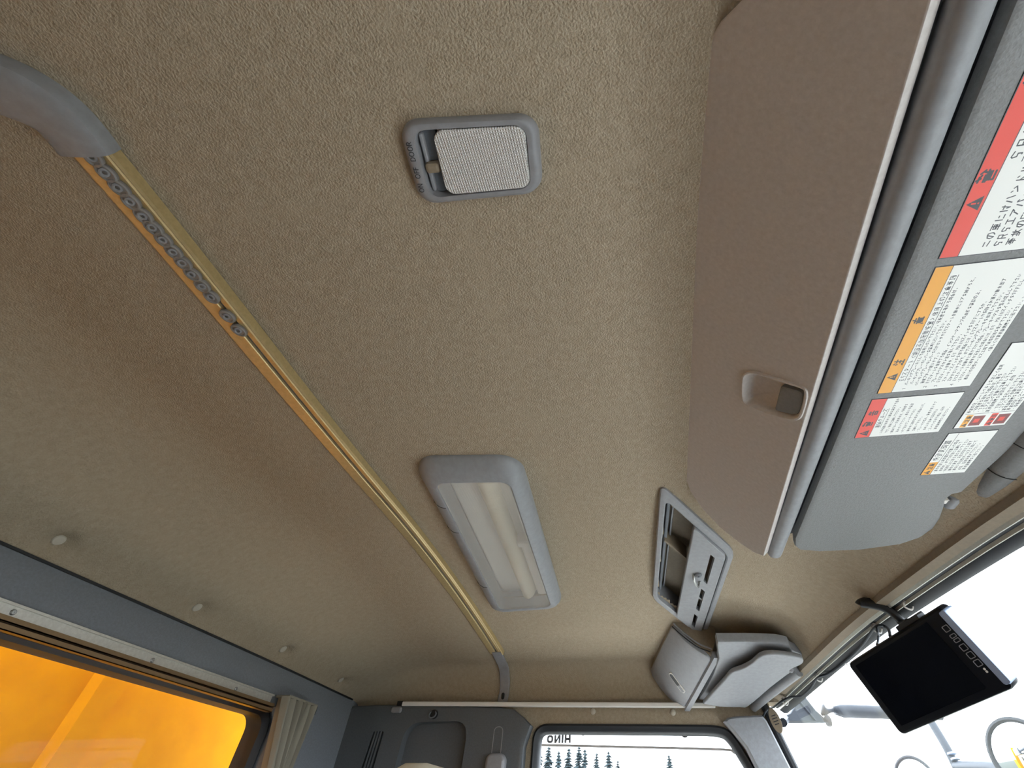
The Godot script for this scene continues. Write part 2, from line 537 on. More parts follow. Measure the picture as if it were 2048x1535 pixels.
func stroke(img: Image, a: Vector2, b: Vector2, w: float, c: Color) -> void:
	var x0 := clampi(int(minf(a.x, b.x) - w - 1), 0, img.get_width() - 1)
	var x1 := clampi(int(maxf(a.x, b.x) + w + 1), 0, img.get_width() - 1)
	var y0 := clampi(int(minf(a.y, b.y) - w - 1), 0, img.get_height() - 1)
	var y1 := clampi(int(maxf(a.y, b.y) + w + 1), 0, img.get_height() - 1)
	var ab := b - a
	var l := maxf(ab.length_squared(), 0.0001)
	for y in range(y0, y1 + 1):
		for x in range(x0, x1 + 1):
			var p := Vector2(x + 0.5, y + 0.5)
			var d := p.distance_to(a + ab * clampf((p - a).dot(ab) / l, 0.0, 1.0))
			var k := clampf(w * 0.5 + 0.5 - d, 0.0, 1.0)
			if k > 0.0: img.set_pixel(x, y, img.get_pixel(x, y).lerp(c, k))

func write(img: Image, s: String, at: Vector2, size: float, c: Color, weight := 0.1, gap := 1.02) -> float:
	var x := at.x
	for ch in s:
		var g: String = GLYPH.get(ch, "2171792921 2575 5159")
		var sx := size
		if ch in "SREMAINOFD1234": sx = size * 0.82
		for part in g.split(" ", false):
			var pts := []
			for i in range(0, part.length() - 1, 2):
				pts.push_back(Vector2(x + (int(part[i]) + 0.5) * sx / 10.0, at.y + (int(part[i + 1]) + 0.2) * size / 10.0))
			for i in pts.size() - 1: stroke(img, pts[i], pts[i + 1], size * weight, c)
		x += sx * gap
	return x

func warn_sign(img: Image, at: Vector2, s: float, ink: Color, bg: Color) -> void:
	for y in int(s):
		var half := s * 0.55 * y / s
		img.fill_rect(Rect2i(int(at.x + s * 0.55 - half), int(at.y + y), int(2 * half) + 1, 1), ink)
	img.fill_rect(Rect2i(int(at.x + s * 0.5), int(at.y + s * 0.32), int(s * 0.12) + 1, int(s * 0.36)), bg)
	img.fill_rect(Rect2i(int(at.x + s * 0.5), int(at.y + s * 0.76), int(s * 0.12) + 1, int(s * 0.12)), bg)

# a printed sheet stuck flat on a downward facing panel: reads towards +z, top towards -x
func sticker(img: Image, x0: float, x1: float, z0: float, z1: float, y: float, parent: Node3D, label: String, key: Color) -> void:
	# key line round the print
	var w := img.get_width()
	var h := img.get_height()
	for r in [Rect2i(0, 0, w, 4), Rect2i(0, h - 4, w, 4), Rect2i(0, 0, 4, h), Rect2i(w - 4, 0, 4, h)]: img.fill_rect(r, key)
	var m := mat(Color.WHITE, 0.38)
	img.generate_mipmaps()
	m.albedo_texture = ImageTexture.create_from_image(img)
	m.texture_repeat = false
	var t := 0.0006
	var vs := PackedVector3Array()
	var uv := PackedVector2Array()
	var ns := PackedVector3Array()
	var low := [Vector3(x0, y - t, z0), Vector3(x0, y - t, z1), Vector3(x1, y - t, z1), Vector3(x1, y - t, z0)]
	var top := [Vector2(0, 0), Vector2(1, 0), Vector2(1, 1), Vector2(0, 1)]
	for i in [0, 1, 2, 0, 2, 3]:
		vs.push_back(low[i]); uv.push_back(top[i]); ns.push_back(Vector3.DOWN)
	for k in 4:
		var a: Vector3 = low[k]
		var b: Vector3 = low[(k + 1) % 4]
		var up := Vector3(0, t, 0)
		var n := (Vector3(b.z - a.z, 0, a.x - b.x)).normalized() * -1.0
		for q in [a, a + up, b + up, a, b + up, b]:
			vs.push_back(q); uv.push_back(Vector2(0.002, 0.002)); ns.push_back(n)
	for i in vs.size(): vs[i] -= origin(parent)
	var arr := []
	arr.resize(Mesh.ARRAY_MAX)
	arr[Mesh.ARRAY_VERTEX] = vs
	arr[Mesh.ARRAY_TEX_UV] = uv
	arr[Mesh.ARRAY_NORMAL] = ns
	var am := ArrayMesh.new()
	am.add_surface_from_arrays(Mesh.PRIMITIVE_TRIANGLES, arr)
	var o := MeshInstance3D.new()
	o.name = "warning_label"
	o.mesh = am
	o.material_override = m
	o.set_meta("label", label)
	parent.add_child(o, true)

func sheet(w: int, h: int) -> Image:
	var i := Image.create(w, h, true, Image.FORMAT_RGB8)
	i.fill(c8(232, 232, 228))
	return i

func make_labels(v: Node3D, y: float) -> void:
	var ink := c8(34, 36, 44)
	var red := c8(226, 62, 44)
	var amber := c8(232, 160, 34)
	var key := c8(40, 42, 52)
	# airbag warning
	var a := sheet(1400, 600)
	a.fill_rect(Rect2i(0, 0, 1400, 92), red)
	a.fill_rect(Rect2i(0, 92, 1400, 4), key)
	warn_sign(a, Vector2(255, 14), 66, ink, red)
	write(a, "警", Vector2(385, 8), 78, ink, 0.12)
	write(a, "告", Vector2(770, 8), 78, ink, 0.11)
	var e := write(a, "SRSエアバッグ", Vector2(480, 108), 56, ink, 0.09, 1.15)
	a.fill_rect(Rect2i(470, 168, int(e - 460), 4), ink)
	var rows := ["この車にはハンドル中央のホーンボタン部にSRSエアバッグが", "SRSエアバッグはシートベルトの補助装置です。", "事故の際、エアバッグ作動による", "・シートベルトを正しく使用して下さい。", "・シートベルトを引きます。", "・エアバッグ部に工事をしないで下さい。", "・ハンドルを正しく使用して下さい。"]
	for i in rows.size():
		write(a, rows[i], Vector2(34 + (0 if i < 3 else 20), 186 + i * 58), 46, ink, 0.11)
	sticker(a, 0.2695, 0.366, -0.237, -0.012, y, v, "white airbag warning label with a red top band, largest of the labels", key)
	# hill start caution
	var b := sheet(1200, 710)
	b.fill_rect(Rect2i(0, 0, 1200, 108), amber)
	b.fill_rect(Rect2i(0, 108, 1200, 4), key)
	warn_sign(b, Vector2(150, 18), 72, ink, amber)
	write(b, "注", Vector2(310, 14), 80, ink, 0.13)
	write(b, "意", Vector2(720, 14), 80, ink, 0.12)
	e = write(b, "ESスタート（坂道発進補助装置）使用上の注意事項", Vector2(130, 122), 42, ink, 0.09, 1.0)
	b.fill_rect(Rect2i(130, 168, int(e - 130), 4), ink)
	var t := ["1 パーキングブレーキとして使用しないで下さい。運転席を離れる場合は、", "  パーキングブレーキレバーを確実に引いて下さい。", " （パーキングブレーキレバーを引かないままESスタート作動中にドアを開けると、", "  警報ブザーが鳴ります。）", "2 ESスタートを使用する場合、インジケータランプの点灯を確認の上、", "  ブレーキペダルから足を離して下さい。", "3 ESスタート作動中、ES MAINスイッチをOFFにするか、", "  スタータースイッチを切る場合には、ESスタートが解除され車が動き出す", "  恐れがありますので、必ずパーキングブレーキを使用して下さい。", "4 ESスタート作動中に車が下がる場合、ブレーキペダルを踏み増しして下さい", " ・ESスタートに異常が発生した場合には、ES MAINスイッチをOFFにし", "  最寄りの日野サービス工場で点検整備を受けて下さい。", "            （詳しくは取扱説明書をご覧下さい。）"]
	for i in t.size():
		write(b, t[i], Vector2(26, 182 + i * 40), 28 if t[i].length() < 38 else 27, ink, 0.12, 1.03)
	sticker(b, 0.2705, 0.366, -0.4045, -0.245, y, v, "white hill start caution label with an amber top band", key)
	# cruise warning
	var c := sheet(640, 880)
	c.fill_rect(Rect2i(0, 0, 640, 150), red)
	c.fill_rect(Rect2i(0, 150, 640, 4), key)
	warn_sign(c, Vector2(30, 30), 92, ink, red)
	write(c, "警", Vector2(190, 24), 100, ink, 0.12)
	write(c, "告", Vector2(370, 24), 100, ink, 0.13)
	e = write(c, "車間クルーズ", Vector2(160, 164), 52, ink, 0.1)
	c.fill_rect(Rect2i(160, 220, int(e - 160), 4), ink)
	var u := ["・この装置は使用中に車間を確認するもの", " です。運転に注意して下さい。", "・車間クルーズ使用中は、運転席を", " 離れないで下さい。最寄りの確認", "・必ず足はブレーキペダルに", "・動作中に異常を受けた場合には、", " 注意して下さい。", "・ブレーキを踏み、警報が鳴ります", " 使用上の注意を確認の上", "・エンジンを切る場合、解除", " 取扱説明書をご覧下さい。"]
	for i in u.size(): write(c, u[i], Vector2(24, 245 + i * 56), 31, ink, 0.11)
	sticker(c, 0.268, 0.3645, -0.484, -0.4135, y, v, "small white cruise warning label with a red top band", key)
	# seat and belt notes, two rows with small red pictures
	var d := sheet(900, 380)
	for r in 2:
		var oy := 20 + r * 180
		d.fill_rect(Rect2i(10, oy + 20, 150, 46), amber if r == 0 else red)
		warn_sign(d, Vector2(16, oy + 22), 38, ink, amber if r == 0 else red)
		write(d, "注意" if r == 0 else "警告", Vector2(66, oy + 22), 42, ink, 0.11)
		d.fill_rect(Rect2i(24, oy + 76, 120, 84), c8(122, 44, 44))
		d.fill_rect(Rect2i(60, oy + 96, 48, 40), red)
		d.fill_rect(Rect2i(170, oy, 4, 170), key)
		for i in 5: write(d, ["事故の際、シートベルトを正しく使用", "・運転席を離れる場合は、車を", "・下部に足を引かないで下さい", "・エアバッグ作動に注意して下さい", "取扱説明書を確認の上、点検"][(i + r * 2) % 5], Vector2(184, oy + i * 33), 30, ink, 0.11)
	sticker(d, 0.379, 0.436, -0.480, -0.345, y, v, "white label with two rows of text and small dark red pictures", key)
	var f := sheet(640, 400)
	f.fill_rect(Rect2i(0, 0, 210, 84), amber)
	warn_sign(f, Vector2(14, 14), 54, ink, amber)
	write(f, "注意", Vector2(86, 16), 54, ink, 0.12)
	write(f, "後部反射器", Vector2(235, 12), 60, ink, 0.1)
	f.fill_rect(Rect2i(0, 84, 640, 4), key)
	for i in 7: write(f, ["・車の後部に反射器を装置した場合", " 使用中、必ず下の項に注意して", "・後部の上に足を出さないで下さい", " 動作が異常、発生の際は工場で", "・最寄りの日野サービス工場にて", " 点検、整備を受けて下さい。", " 取扱説明書をご覧下さい。"][i], Vector2(20, 100 + i * 41), 32, ink, 0.11)
	sticker(f, 0.378, 0.434, -0.580, -0.489, y, v, "smallest white caution label with a short amber tab", key)

# ---------------------------------------------------------------- scene
var holes := []            # outlines in (x, z) that are cut out of the headliner
var lamp_a := []
var lamp_b := []
var tray_q := []
var head_pts := PackedVector3Array()

func _ready() -> void:
	rng.seed = 11
	set_camera()
	set_light()
	make_materials()
	plan_openings()
	make_ceiling()
	make_rear()
	make_left_side()
	make_front()
	make_shell()
	make_dome_lamp()
	make_long_lamp()
	make_tray()
	make_curtain_rail()
	make_driver_locker()
	make_driver_visor()
	make_passenger_locker()
	make_passenger_visor()
	make_monitor()
	make_left_fittings()
	make_seats()
	make_outside()

func set_camera() -> void:
	# from vanishing points: across the cab (1345, 1670), upright near (1175, -133)
	var zd := Vector3(1345 - PX, PY - 1670, -FOC).normalized()
	var u := Vector3(15.0, ((1345 - PX) * 15.0 + FOC * FOC) / 902.5, -FOC)
	u = (u - zd * u.dot(zd)).normalized()
	var xw := zd.cross(u)
	cb = Basis(xw, u, -zd).transposed()
	var cam := Camera3D.new()
	cam.name = "camera"
	cam.projection = Camera3D.PROJECTION_FRUSTUM
	cam.near = 0.02
	cam.far = 400.0
	cam.size = 1535.0 / FOC * 0.02
	cam.frustum_offset = Vector2((1024.0 - PX) / FOC * 0.02, 0)
	cam.transform = Transform3D(cb, EYE)
	add_child(cam)
	cam.current = true

func set_light() -> void:
	var sky := ProceduralSkyMaterial.new()
	sky.sky_top_color = Color(0.9, 0.95, 1.0)
	sky.sky_horizon_color = Color(0.92, 0.96, 1.0)
	sky.ground_bottom_color = Color(0.62, 0.61, 0.6)
	sky.ground_horizon_color = Color(0.8, 0.8, 0.8)
	sky.energy_multiplier = 1.0
	sky.use_debanding = false
	var s := Sky.new()
	s.sky_material = sky
	var e := Environment.new()
	e.background_mode = Environment.BG_SKY
	e.sky = s
	e.background_energy_multiplier = 1.0
	e.tonemap_mode = Environment.TONE_MAPPER_LINEAR
	e.tonemap_exposure = 9.8
	e.sdfgi_enabled = true
	e.ssao_enabled = true
	e.ssil_enabled = true
	var w := WorldEnvironment.new()
	w.name = "world"
	w.environment = e
	add_child(w)

# ---- the setting
func head_x(z: float) -> float:
	var d := absf(z - ZC)
	for i in head_pts.size() - 1:
		var a := head_pts[i]
		var b := head_pts[i + 1]
		if d <= ZC - b.z: return lerpf(a.x, b.x, clampf((d - (ZC - a.z)) / maxf(a.z - b.z, 0.0001), 0.0, 1.0))
	return head_pts[-1].x

func head_y(z: float) -> float:
	var d := absf(z - ZC)
	for i in head_pts.size() - 1:
		var a := head_pts[i]
		var b := head_pts[i + 1]
		if d <= ZC - b.z: return lerpf(a.y, b.y, clampf((d - (ZC - a.z)) / maxf(a.z - b.z, 0.0001), 0.0, 1.0))
	return head_pts[-1].y

func plan_openings() -> void:
	# upper line of the windscreen header, read from the photograph
	var rows := [[2048, 985, 1.873], [1930, 1066, 1.88], [1800, 1163, 1.887], [1700, 1243, 1.887], [1620, 1319, 1.878], [1535, 1404, 1.858]]
	var pts := [Vector3(0.503, 1.872, ZC)]
	for r in rows: pts.push_back(on_y(r[0], r[1], r[2]))
	pts.push_back(pts[-1] + Vector3(-0.01, -0.004, -0.12))
	head_pts = smooth3(pts, 5)
	lamp_a = [on_roof(795, 238), on_roof(1076, 224), on_roof(1087, 380), on_roof(843, 404)]
	lamp_b = [on_roof(824, 910), on_roof(1040, 908), on_roof(1126, 1204), on_roof(986, 1214)]
	tray_q = [on_roof(1320, 965), on_roof(1470, 1100), on_roof(1408, 1276), on_roof(1304, 1192)]
	for q in [lamp_a, lamp_b, tray_q]:
		var c: Vector3 = (q[0] + q[1] + q[2] + q[3]) / 4
		var o := PackedVector2Array()
		for p in q:
			var s: Vector3 = c.lerp(p, 0.84)
			o.push_back(Vector2(s.x, s.z))
		holes.push_back(o)

func make_ceiling() -> void:
	var xs := []
	var x := XR
	while x < 0.25:
		xs.push_back(x)
		x += 0.009 if x > -0.95 else 0.005
	var nx := xs.size()
	var front := 22
	var ds := []
	var d := -1.12
	while d < 1.1201:
		ds.push_back(d)
		d += 0.01
	var pts := []
	var arcs := 7
	var clips := clip_spots()
	for j in range(-arcs - 1, ds.size() + arcs + 1):
		var row := PackedVector3Array()
		var dd: float = ds[clampi(j, 0, ds.size() - 1)]
		for i in nx + front:
			var z := ZC + dd
			var px: float = xs[i] if i < nx else lerpf(xs[-1], head_x(z), float(i - nx + 1) / front)
			var y := roof_y(px, z) if i < nx else lerpf(roof_y(px, z), head_y(z), pow(float(i - nx + 1) / front, 5.0))
			var k := 0
			if j < 0: k = -j
			elif j >= ds.size(): k = j - ds.size() + 1
			if k:
				var r := minf(0.08, maxf(y - 1.85, 0.004) * 0.9)
				var a := PI / 2 * minf(float(k) / arcs, 1.0)
				z += signf(dd) * 0.08 * sin(a)
				y = y - r * (1.0 - cos(a)) if k <= arcs else 1.846
				y = maxf(y, 1.846)
			var p := Vector3(px, y, z)
			if px < -0.9:
				for c in clips:
					var q: float = (p - c).length()
					if q < 0.06: p += Vector3(-0.6, 0.8, 0) * 0.02 * exp(-pow(q / 0.02, 2.0))
			p.x = maxf(p.x, XR)
			row.push_back(p)
		pts.push_back(row)
	var st := SurfaceTool.new()
	st.begin(Mesh.PRIMITIVE_TRIANGLES)
	st.set_smooth_group(0)
	var w: int = nx + front
	for row in pts:
		for p in row: st.add_vertex(p)
	for j in pts.size() - 1:
		for i in w - 1:
			var c: Vector3 = (pts[j][i] + pts[j + 1][i + 1]) / 2
			var skip := false
			for h in holes:
				if Geometry2D.is_point_in_polygon(Vector2(c.x, c.z), h): skip = true
			if skip: continue
			var a := j * w + i
			for k in [a, a + w, a + 1, a + 1, a + w, a + w + 1]: st.add_index(k)
	st.generate_normals()
	var o := MeshInstance3D.new()
	o.name = "ceiling"
	o.mesh = st.commit()
	o.material_override = M.cloth
	put(o, null)
	struct(o, "worn beige fabric headliner lining the cab roof", "ceiling")
	# roof skin above it
	var m := Shape.new()
	m.box(Vector3(-1.2, 2.12, -1.86), Vector3(0.7, 2.16, 0.76))
	m.box(Vector3(-1.2, 1.86, -1.86), Vector3(0.45, 2.12, -1.79))
	m.box(Vector3(-1.2, 1.86, 0.69), Vector3(0.45, 2.12, 0.76))
	m.box(Vector3(-1.2, 1.872, -1.79), Vector3(-1.12, 2.12, 0.69))
	struct(build(m, "roof_panel", M.paint), "white painted outer roof of the cab", "roof")
	var f := Shape.new()
	var path := PackedVector3Array()
	for i in 41:
		var z := lerpf(-1.85, 0.75, i / 40.0)
		path.push_back(Vector3(head_x(z), head_y(z), z))
	sweep(f, path, PackedVector2Array([Vector2(-0.012, 0.03), Vector2(0.0, 0.27), Vector2(-0.12, 0.27), Vector2(-0.07, 0.016)]), Vector3.UP)
	struct(build(f, "roof_front_panel", M.paint), "white painted roof front edge above the windscreen", "roof")

func clip_spots() -> Array:
	var r := []
	for p in [[115, 1092], [395, 1225], [568, 1307], [684, 1367]]:
		var q := on_x(p[0], p[1], -1.02)
		for i in 20:
			# slide along the ray until it meets the lining
			var t := ray(p[0], p[1])
			var gap := roof_y(q.x, q.z) - q.y
			q += t * gap * 0.4 / maxf(0.2, absf(t.y) + absf(t.x))
		r.push_back(q)
	return r

func make_rear() -> void:
	var fn := tf(Transform3D(Basis(Vector3(0, 0, -1), Vector3.UP, Vector3.RIGHT), Vector3(XR, 0, 0)))
	var m := Shape.new()
	var outer := PackedVector2Array([Vector2(-0.69, 0.4), Vector2(1.79, 0.4), Vector2(1.79, 1.885), Vector2(-0.69, 1.885)])
	var open := rr(1.655, 0.785, 0.05, 6, Vector2(0.5575, 1.3925))
	holed(m, fn, outer, [open], -0.085, 0.0)
	struct(build(m, "wall_rear", M.darkgrey), "dark blue-grey rear cab wall round the bunk window", "wall")
	# bead that closes the lining above the panel
	m = Shape.new()
	var bead := PackedVector3Array()
	for k in 30: bead.push_back(Vector3(XR + 0.002, roof_y(XR, lerpf(0.6, -1.7, k / 29.0)) - 0.001, lerpf(0.6, -1.7, k / 29.0)))
	sweep(m, bead, PackedVector2Array([Vector2(-0.003, -0.002), Vector2(0.002, -0.002), Vector2(0.002, 0.002), Vector2(-0.003, 0.002)]), Vector3.UP)
	struct(build(m, "trim_1", M.rubber), "thin black bead between lining and rear panel", "trim")
	# window: seal, glass
	var w := Node3D.new()
	w.name = "window_2"
	w.position = Vector3(XR - 0.06, 1.524, -0.56)
	put(w, null)
	struct(w, "rear cab window looking onto a yellow body", "window")
	m = Shape.new()
	frame(m, fn, rr(1.665, 0.795, 0.055, 6, Vector2(0.5575, 1.3925)), rr(1.615, 0.747, 0.035, 6, Vector2(0.5575, 1.3925)), [[0.0, -0.08], [0.0, -0.03], [0.5, -0.022], [1.0, -0.035], [1.0, -0.08]])
	build(m, "seal", M.rubber, w)
	m = Shape.new()
	slab(m, fn, rr(1.63, 0.76, 0.035, 6, Vector2(0.5575, 1.3925)), [[0.0, -0.06], [0.0, -0.055]])
	build(m, "pane", M.rear_glass, w)
	# curtain rail over the window
	var r := thing("window_curtain_rail", "pale aluminium curtain rail with screws above the yellow rear window", "curtain rail", Vector3(XR, 1.79, -0.5))
	m = Shape.new()
	slab(m, fn, rr(2.0, 0.02, 0.002, 2, Vector2(0.31, 1.7945)), [[0.0, 0.0], [0.0, 0.004], [0.001, 0.005]])
	m.box(Vector3(XR, 1.801, -1.31), Vector3(XR + 0.010, 1.8045, 0.69))
	build(m, "mounting_strip", M.alu, r)
	for y in [1.777, 1.7665]:
		m = Shape.new()
		m.box(Vector3(XR + 0.001, y, -1.315), Vector3(XR + 0.017, y + 0.0015, 0.69))
		m.box(Vector3(XR + 0.001, y, -1.315), Vector3(XR + 0.003, y + 0.009, 0.69))
		m.box(Vector3(XR + 0.015, y, -1.315), Vector3(XR + 0.017, y + 0.008, 0.69))
		build(m, "channel", M.bronze, r)
	for p in [[26, 1224], [305, 1320], [472, 1377]]:
		var q := on_x(p[0], p[1], XR + 0.005)
		m = Shape.new()
		lathe(m, rot_frame(q, Vector3(0, 0, -1), Vector3.UP), [[0.0045, -0.002], [0.0045, 0.001], [0.003, 0.0025], [0.0012, 0.0025], [0.0012, 0.0012], [0.0, 0.0012]], 14)
		build(m, "screw", M.steel, r)
	# gathered curtain
	var cur := thing("gathered_curtain", "grey-beige pleated curtain drawn to the end of the rear window rail", "curtain", Vector3(XR + 0.02, 1.5, -1.4))
	m = Shape.new()
	var rings := []
	var n := 60
	for j in 24:
		var y := lerpf(1.803, 1.25, j / 23.0)
		var t := j / 23.0
		var za := lerpf(-1.32, -1.375, minf(t * 3.0, 1.0))
		var zb := lerpf(-1.455, -1.435, minf(t * 3.0, 1.0))
		var ring := PackedVector3Array()
		for k in n:
			var s := float(k) / (n - 1)
			var ph := s * TAU * 5.5 + sin(s * 9.0) * 0.7 + t * 0.4
			ring.push_back(Vector3(XR + 0.029 + 0.02 * sin(ph) + 0.004 * sin(ph * 2.3 + t * 5.0), y, lerpf(za, zb, s) + 0.005 * cos(ph)))
		for k in n:
			var p := ring[n - 1 - k]
			ring.push_back(p + Vector3(-0.0015, 0, 0.0003))
		rings.push_back(ring)
	m.loft(rings)
	build(m, "pleats", M.curtain, cur, true, 70.0)
	m = Shape.new()
	m.box(Vector3(XR + 0.006, 1.801, -1.457), Vector3(XR + 0.046, 1.806, -1.322))
	build(m, "heading_tape", M.curtain, cur)
	m = Shape.new()
	m.box(Vector3(XR + 0.03, 1.784, -1.466), Vector3(XR + 0.042, 1.804, -1.457))
	build(m, "end_stop", M.black, cur)
	# buttons of the lining clips
	var i := 0
	var where := ["nearest the driver's end of the rear wall", "second along the rear wall from the driver's end", "third along the rear wall, by the gathered curtain", "last along the rear wall by the passenger corner"]
	for c in clip_spots():
		var t := rot_frame(c + Vector3(-0.6, 0.8, 0) * 0.0155, Vector3(0, 0, -1), Vector3(0.6, 0.8, 0).normalized())
		var cl := thing("lining_clip", "round beige clip sunk in the lining, " + where[i], "clip", c, "push clips along the rear edge of the lining")
		m = Shape.new()
		lathe(m, t, [[0.0095, -0.004], [0.0095, 0.001], [0.008, 0.0028], [0.004, 0.0036], [0.0, 0.0038]], 18)
		build(m, "head", M.button, cl)
		i += 1

func make_left_side() -> void:
	var fn := tf(Transform3D(Basis(), Vector3(0, 0, ZL)))
	# passenger door with window opening
	var open := round2(PackedVector2Array([Vector2(-0.403, 1.0), Vector2(0.43, 1.0), Vector2(0.262, 1.665), Vector2(0.205, 1.772), Vector2(0.165, 1.786), Vector2(-0.403, 1.794)]), 0.045, 6)
	var m := Shape.new()
	holed(m, fn, PackedVector2Array([Vector2(-1.08, 0.4), Vector2(0.65, 0.4), Vector2(0.328, 1.86), Vector2(-1.08, 1.86)]), [open], -0.05, 0.0)
	struct(build(m, "wall_left", M.cloth), "beige cloth-lined passenger side wall above and round the door window", "wall")
	var d := Node3D.new()
	d.name = "window_1"
	d.position = Vector3(-0.05, 1.4, ZL)
	put(d, null)
	struct(d, "passenger door window with a black rubber seal", "window")
	m = Shape.new()
	var oi := inset(ccw(open.duplicate()), 0.02)
	frame(m, fn, inset(ccw(open.duplicate()), -0.004), oi, [[0.0, -0.03], [0.0, 0.006], [0.25, 0.011], [0.5, 0.006], [0.75, 0.003], [1.0, -0.006], [1.0, -0.03]])
	build(m, "seal", M.rubber, d)
	m = Shape.new()
	slab(m, fn, inset(ccw(open.duplicate()), 0.012), [[0.0, -0.024], [0.0, -0.02]])
	build(m, "pane", M.glass, d)
	# rear pillar trim
	var pl := [on_z(700, 1408, ZL + 0.02)]
	var top := PackedVector2Array()
	for p in [[712, 1412], [760, 1410], [1005, 1415], [1030, 1419], [1048, 1434], [1064, 1451]]:
		var q := on_z(p[0], p[1], ZL + 0.02)
		top.push_back(Vector2(q.x, q.y))
	var outline := PackedVector2Array([Vector2(-1.06, 1.0), Vector2(-0.425, 1.0), Vector2(-0.425, 1.74)])
	top.reverse()
	outline.append_array(top)
	outline.push_back(Vector2(-1.06, 1.846))
	var rec := round2(PackedVector2Array([Vector2(-0.845, 1.3), Vector2(-0.615, 1.3), Vector2(-0.612, 1.803), Vector2(-0.822, 1.8)]), 0.05, 6)
	var vent := round2(PackedVector2Array([Vector2(-0.952, 1.55), Vector2(-0.903, 1.55), Vector2(-0.893, 1.778), Vector2(-0.93, 1.778)]), 0.006, 3)
	var tr := Node3D.new()
	tr.name = "trim_2"
	tr.position = Vector3(-0.7, 1.4, ZL + 0.02)
	put(tr, null)
	struct(tr, "dark grey moulded trim over the pillar behind the passenger door", "trim")
	m = Shape.new()
	holed(m, fn, outline, [rec, vent], 0.001, 0.036, 0.008)
	build(m, "panel", M.pillar, tr)
	m = Shape.new()
	slab(m, fn, inset(ccw(rec.duplicate()), -0.004), [[0.0, -0.004], [0.0, 0.002]])
	build(m, "recess_back", M.pillar, tr)
	m = Shape.new()
	slab(m, fn, inset(ccw(vent.duplicate()), -0.004), [[0.0, -0.003], [0.0, 0.002]])
	build(m, "vent_back", M.pillar, tr)
	for k in 3:
		var s := (k + 1) / 4.0
		m = Shape.new()
		var a := Vector3(lerpf(-0.952, -0.903, s), 1.55, ZL + 0.034)
		var b := Vector3(lerpf(-0.93, -0.893, s), 1.778, ZL + 0.034)
		sweep(m, PackedVector3Array([a, b]), PackedVector2Array([Vector2(-0.0028, -0.012), Vector2(0.0028, -0.012), Vector2(0.0028, 0.001), Vector2(-0.0028, 0.001)]), Vector3(0, 0, 1))
		build(m, "slat", M.pillar, tr)
	# front pillar trim
	m = Shape.new()
	var q0 := PackedVector2Array()
	for p in [[1447, 1442], [1456, 1434], [1475, 1431], [1524, 1429], [1534, 1441]]:
		var q := on_z(p[0], p[1], ZL + 0.03)
		q0.push_back(Vector2(q.x, q.y))
	q0.append_array(PackedVector2Array([Vector2(0.352, 1.67), Vector2(0.62, 0.95), Vector2(0.46, 0.95), Vector2(0.262, 1.66), Vector2(0.235, 1.73), Vector2(0.207, 1.768)]))
	slab(m, fn, q0, [[0.0, 0.0], [0.0, 0.026], [0.002, 0.033], [0.006, 0.037]])
	struct(build(m, "trim_3", M.grey), "light grey front pillar trim beside the windscreen", "trim")

func make_front() -> void:
	# header: lining edge moulding, metal flange, rubber
	var path := PackedVector3Array()
	for i in 61:
		var z := lerpf(-1.83, 0.73, i / 60.0)
		path.push_back(Vector3(head_x(z), head_y(z), z))
	# sideways points forward (+x) for a path that runs towards +z: t x up
	var hd := Node3D.new()
	hd.name = "trim_4"
	hd.position = Vector3(0.5, 1.87, ZC)
	put(hd, null)
	struct(hd, "stepped windscreen header moulding of beige strip, metal flange and black rubber", "trim")
	var bands := [
		["edge_strip", M.tray_floor, [[-0.006, 0.004], [-0.004, -0.006], [0.012, -0.012], [0.016, -0.006], [0.012, 0.012]]],
		["flange", M.alu, [[0.010, -0.004], [0.016, -0.016], [0.0185, -0.016], [0.02, -0.004]]],
		["groove", M.rubber, [[0.016, -0.006], [0.018, -0.012], [0.03, -0.016], [0.03, 0.0]]],
		["outer_flange", M.alu, [[0.0275, -0.005], [0.029, -0.021], [0.0315, -0.021], [0.034, -0.006]]],
		["rubber", M.rubber, [[0.028, -0.008], [0.034, -0.020], [0.046, -0.028], [0.056, -0.028], [0.06, 0.014], [0.03, 0.014]]]]
	for b in bands:
		var m := Shape.new()
		var pr := PackedVector2Array()
		for p in b[2]: pr.push_back(Vector2(-p[0], p[1]))
		sweep(m, path, pr, Vector3.UP)
		build(m, b[0], b[1], hd)
	# windscreen
	var w := Node3D.new()
	w.name = "window_3"
	w.position = Vector3(0.7, 1.4, ZC)
	put(w, null)
	struct(w, "wide windscreen with a white overcast sky behind it", "window")
	var g := Shape.new()
	var top := PackedVector3Array()
	var low := PackedVector3Array()
	for p in path:
		var z := clampf(p.z, -1.775, 0.675)
		top.push_back(Vector3(head_x(z) + 0.05, head_y(z) - 0.006, z))
		low.push_back(Vector3(head_x(z) + 0.05 + 0.37, 0.9, z))
	var b1 := PackedVector3Array()
	var b0 := PackedVector3Array()
	for i in top.size():
		b1.push_back(top[i] + Vector3(0.005, 0, 0)); b0.push_back(low[i] + Vector3(0.005, 0, 0))
	g.loft([top, low], false); g.loft([b0, b1], false); g.loft([b1, top], false); g.loft([low, b0], false)
	build(g, "pane", M.glass, w)
	for k in 2:
		g = Shape.new()
		var a := on_z(1526, 1406, ZL + 0.01)
		var b := on_z(1589, 1535, ZL + 0.01)
		b = a + (b - a) * ((a.y - 0.9) / (a.y - b.y))
		if k == 1:
			a.z = 2.0 * ZC - a.z
			b.z = 2.0 * ZC - b.z
		tube(g, PackedVector3Array([a, b]), 0.011, 8)
		build(g, "side_seal", M.rubber, w)

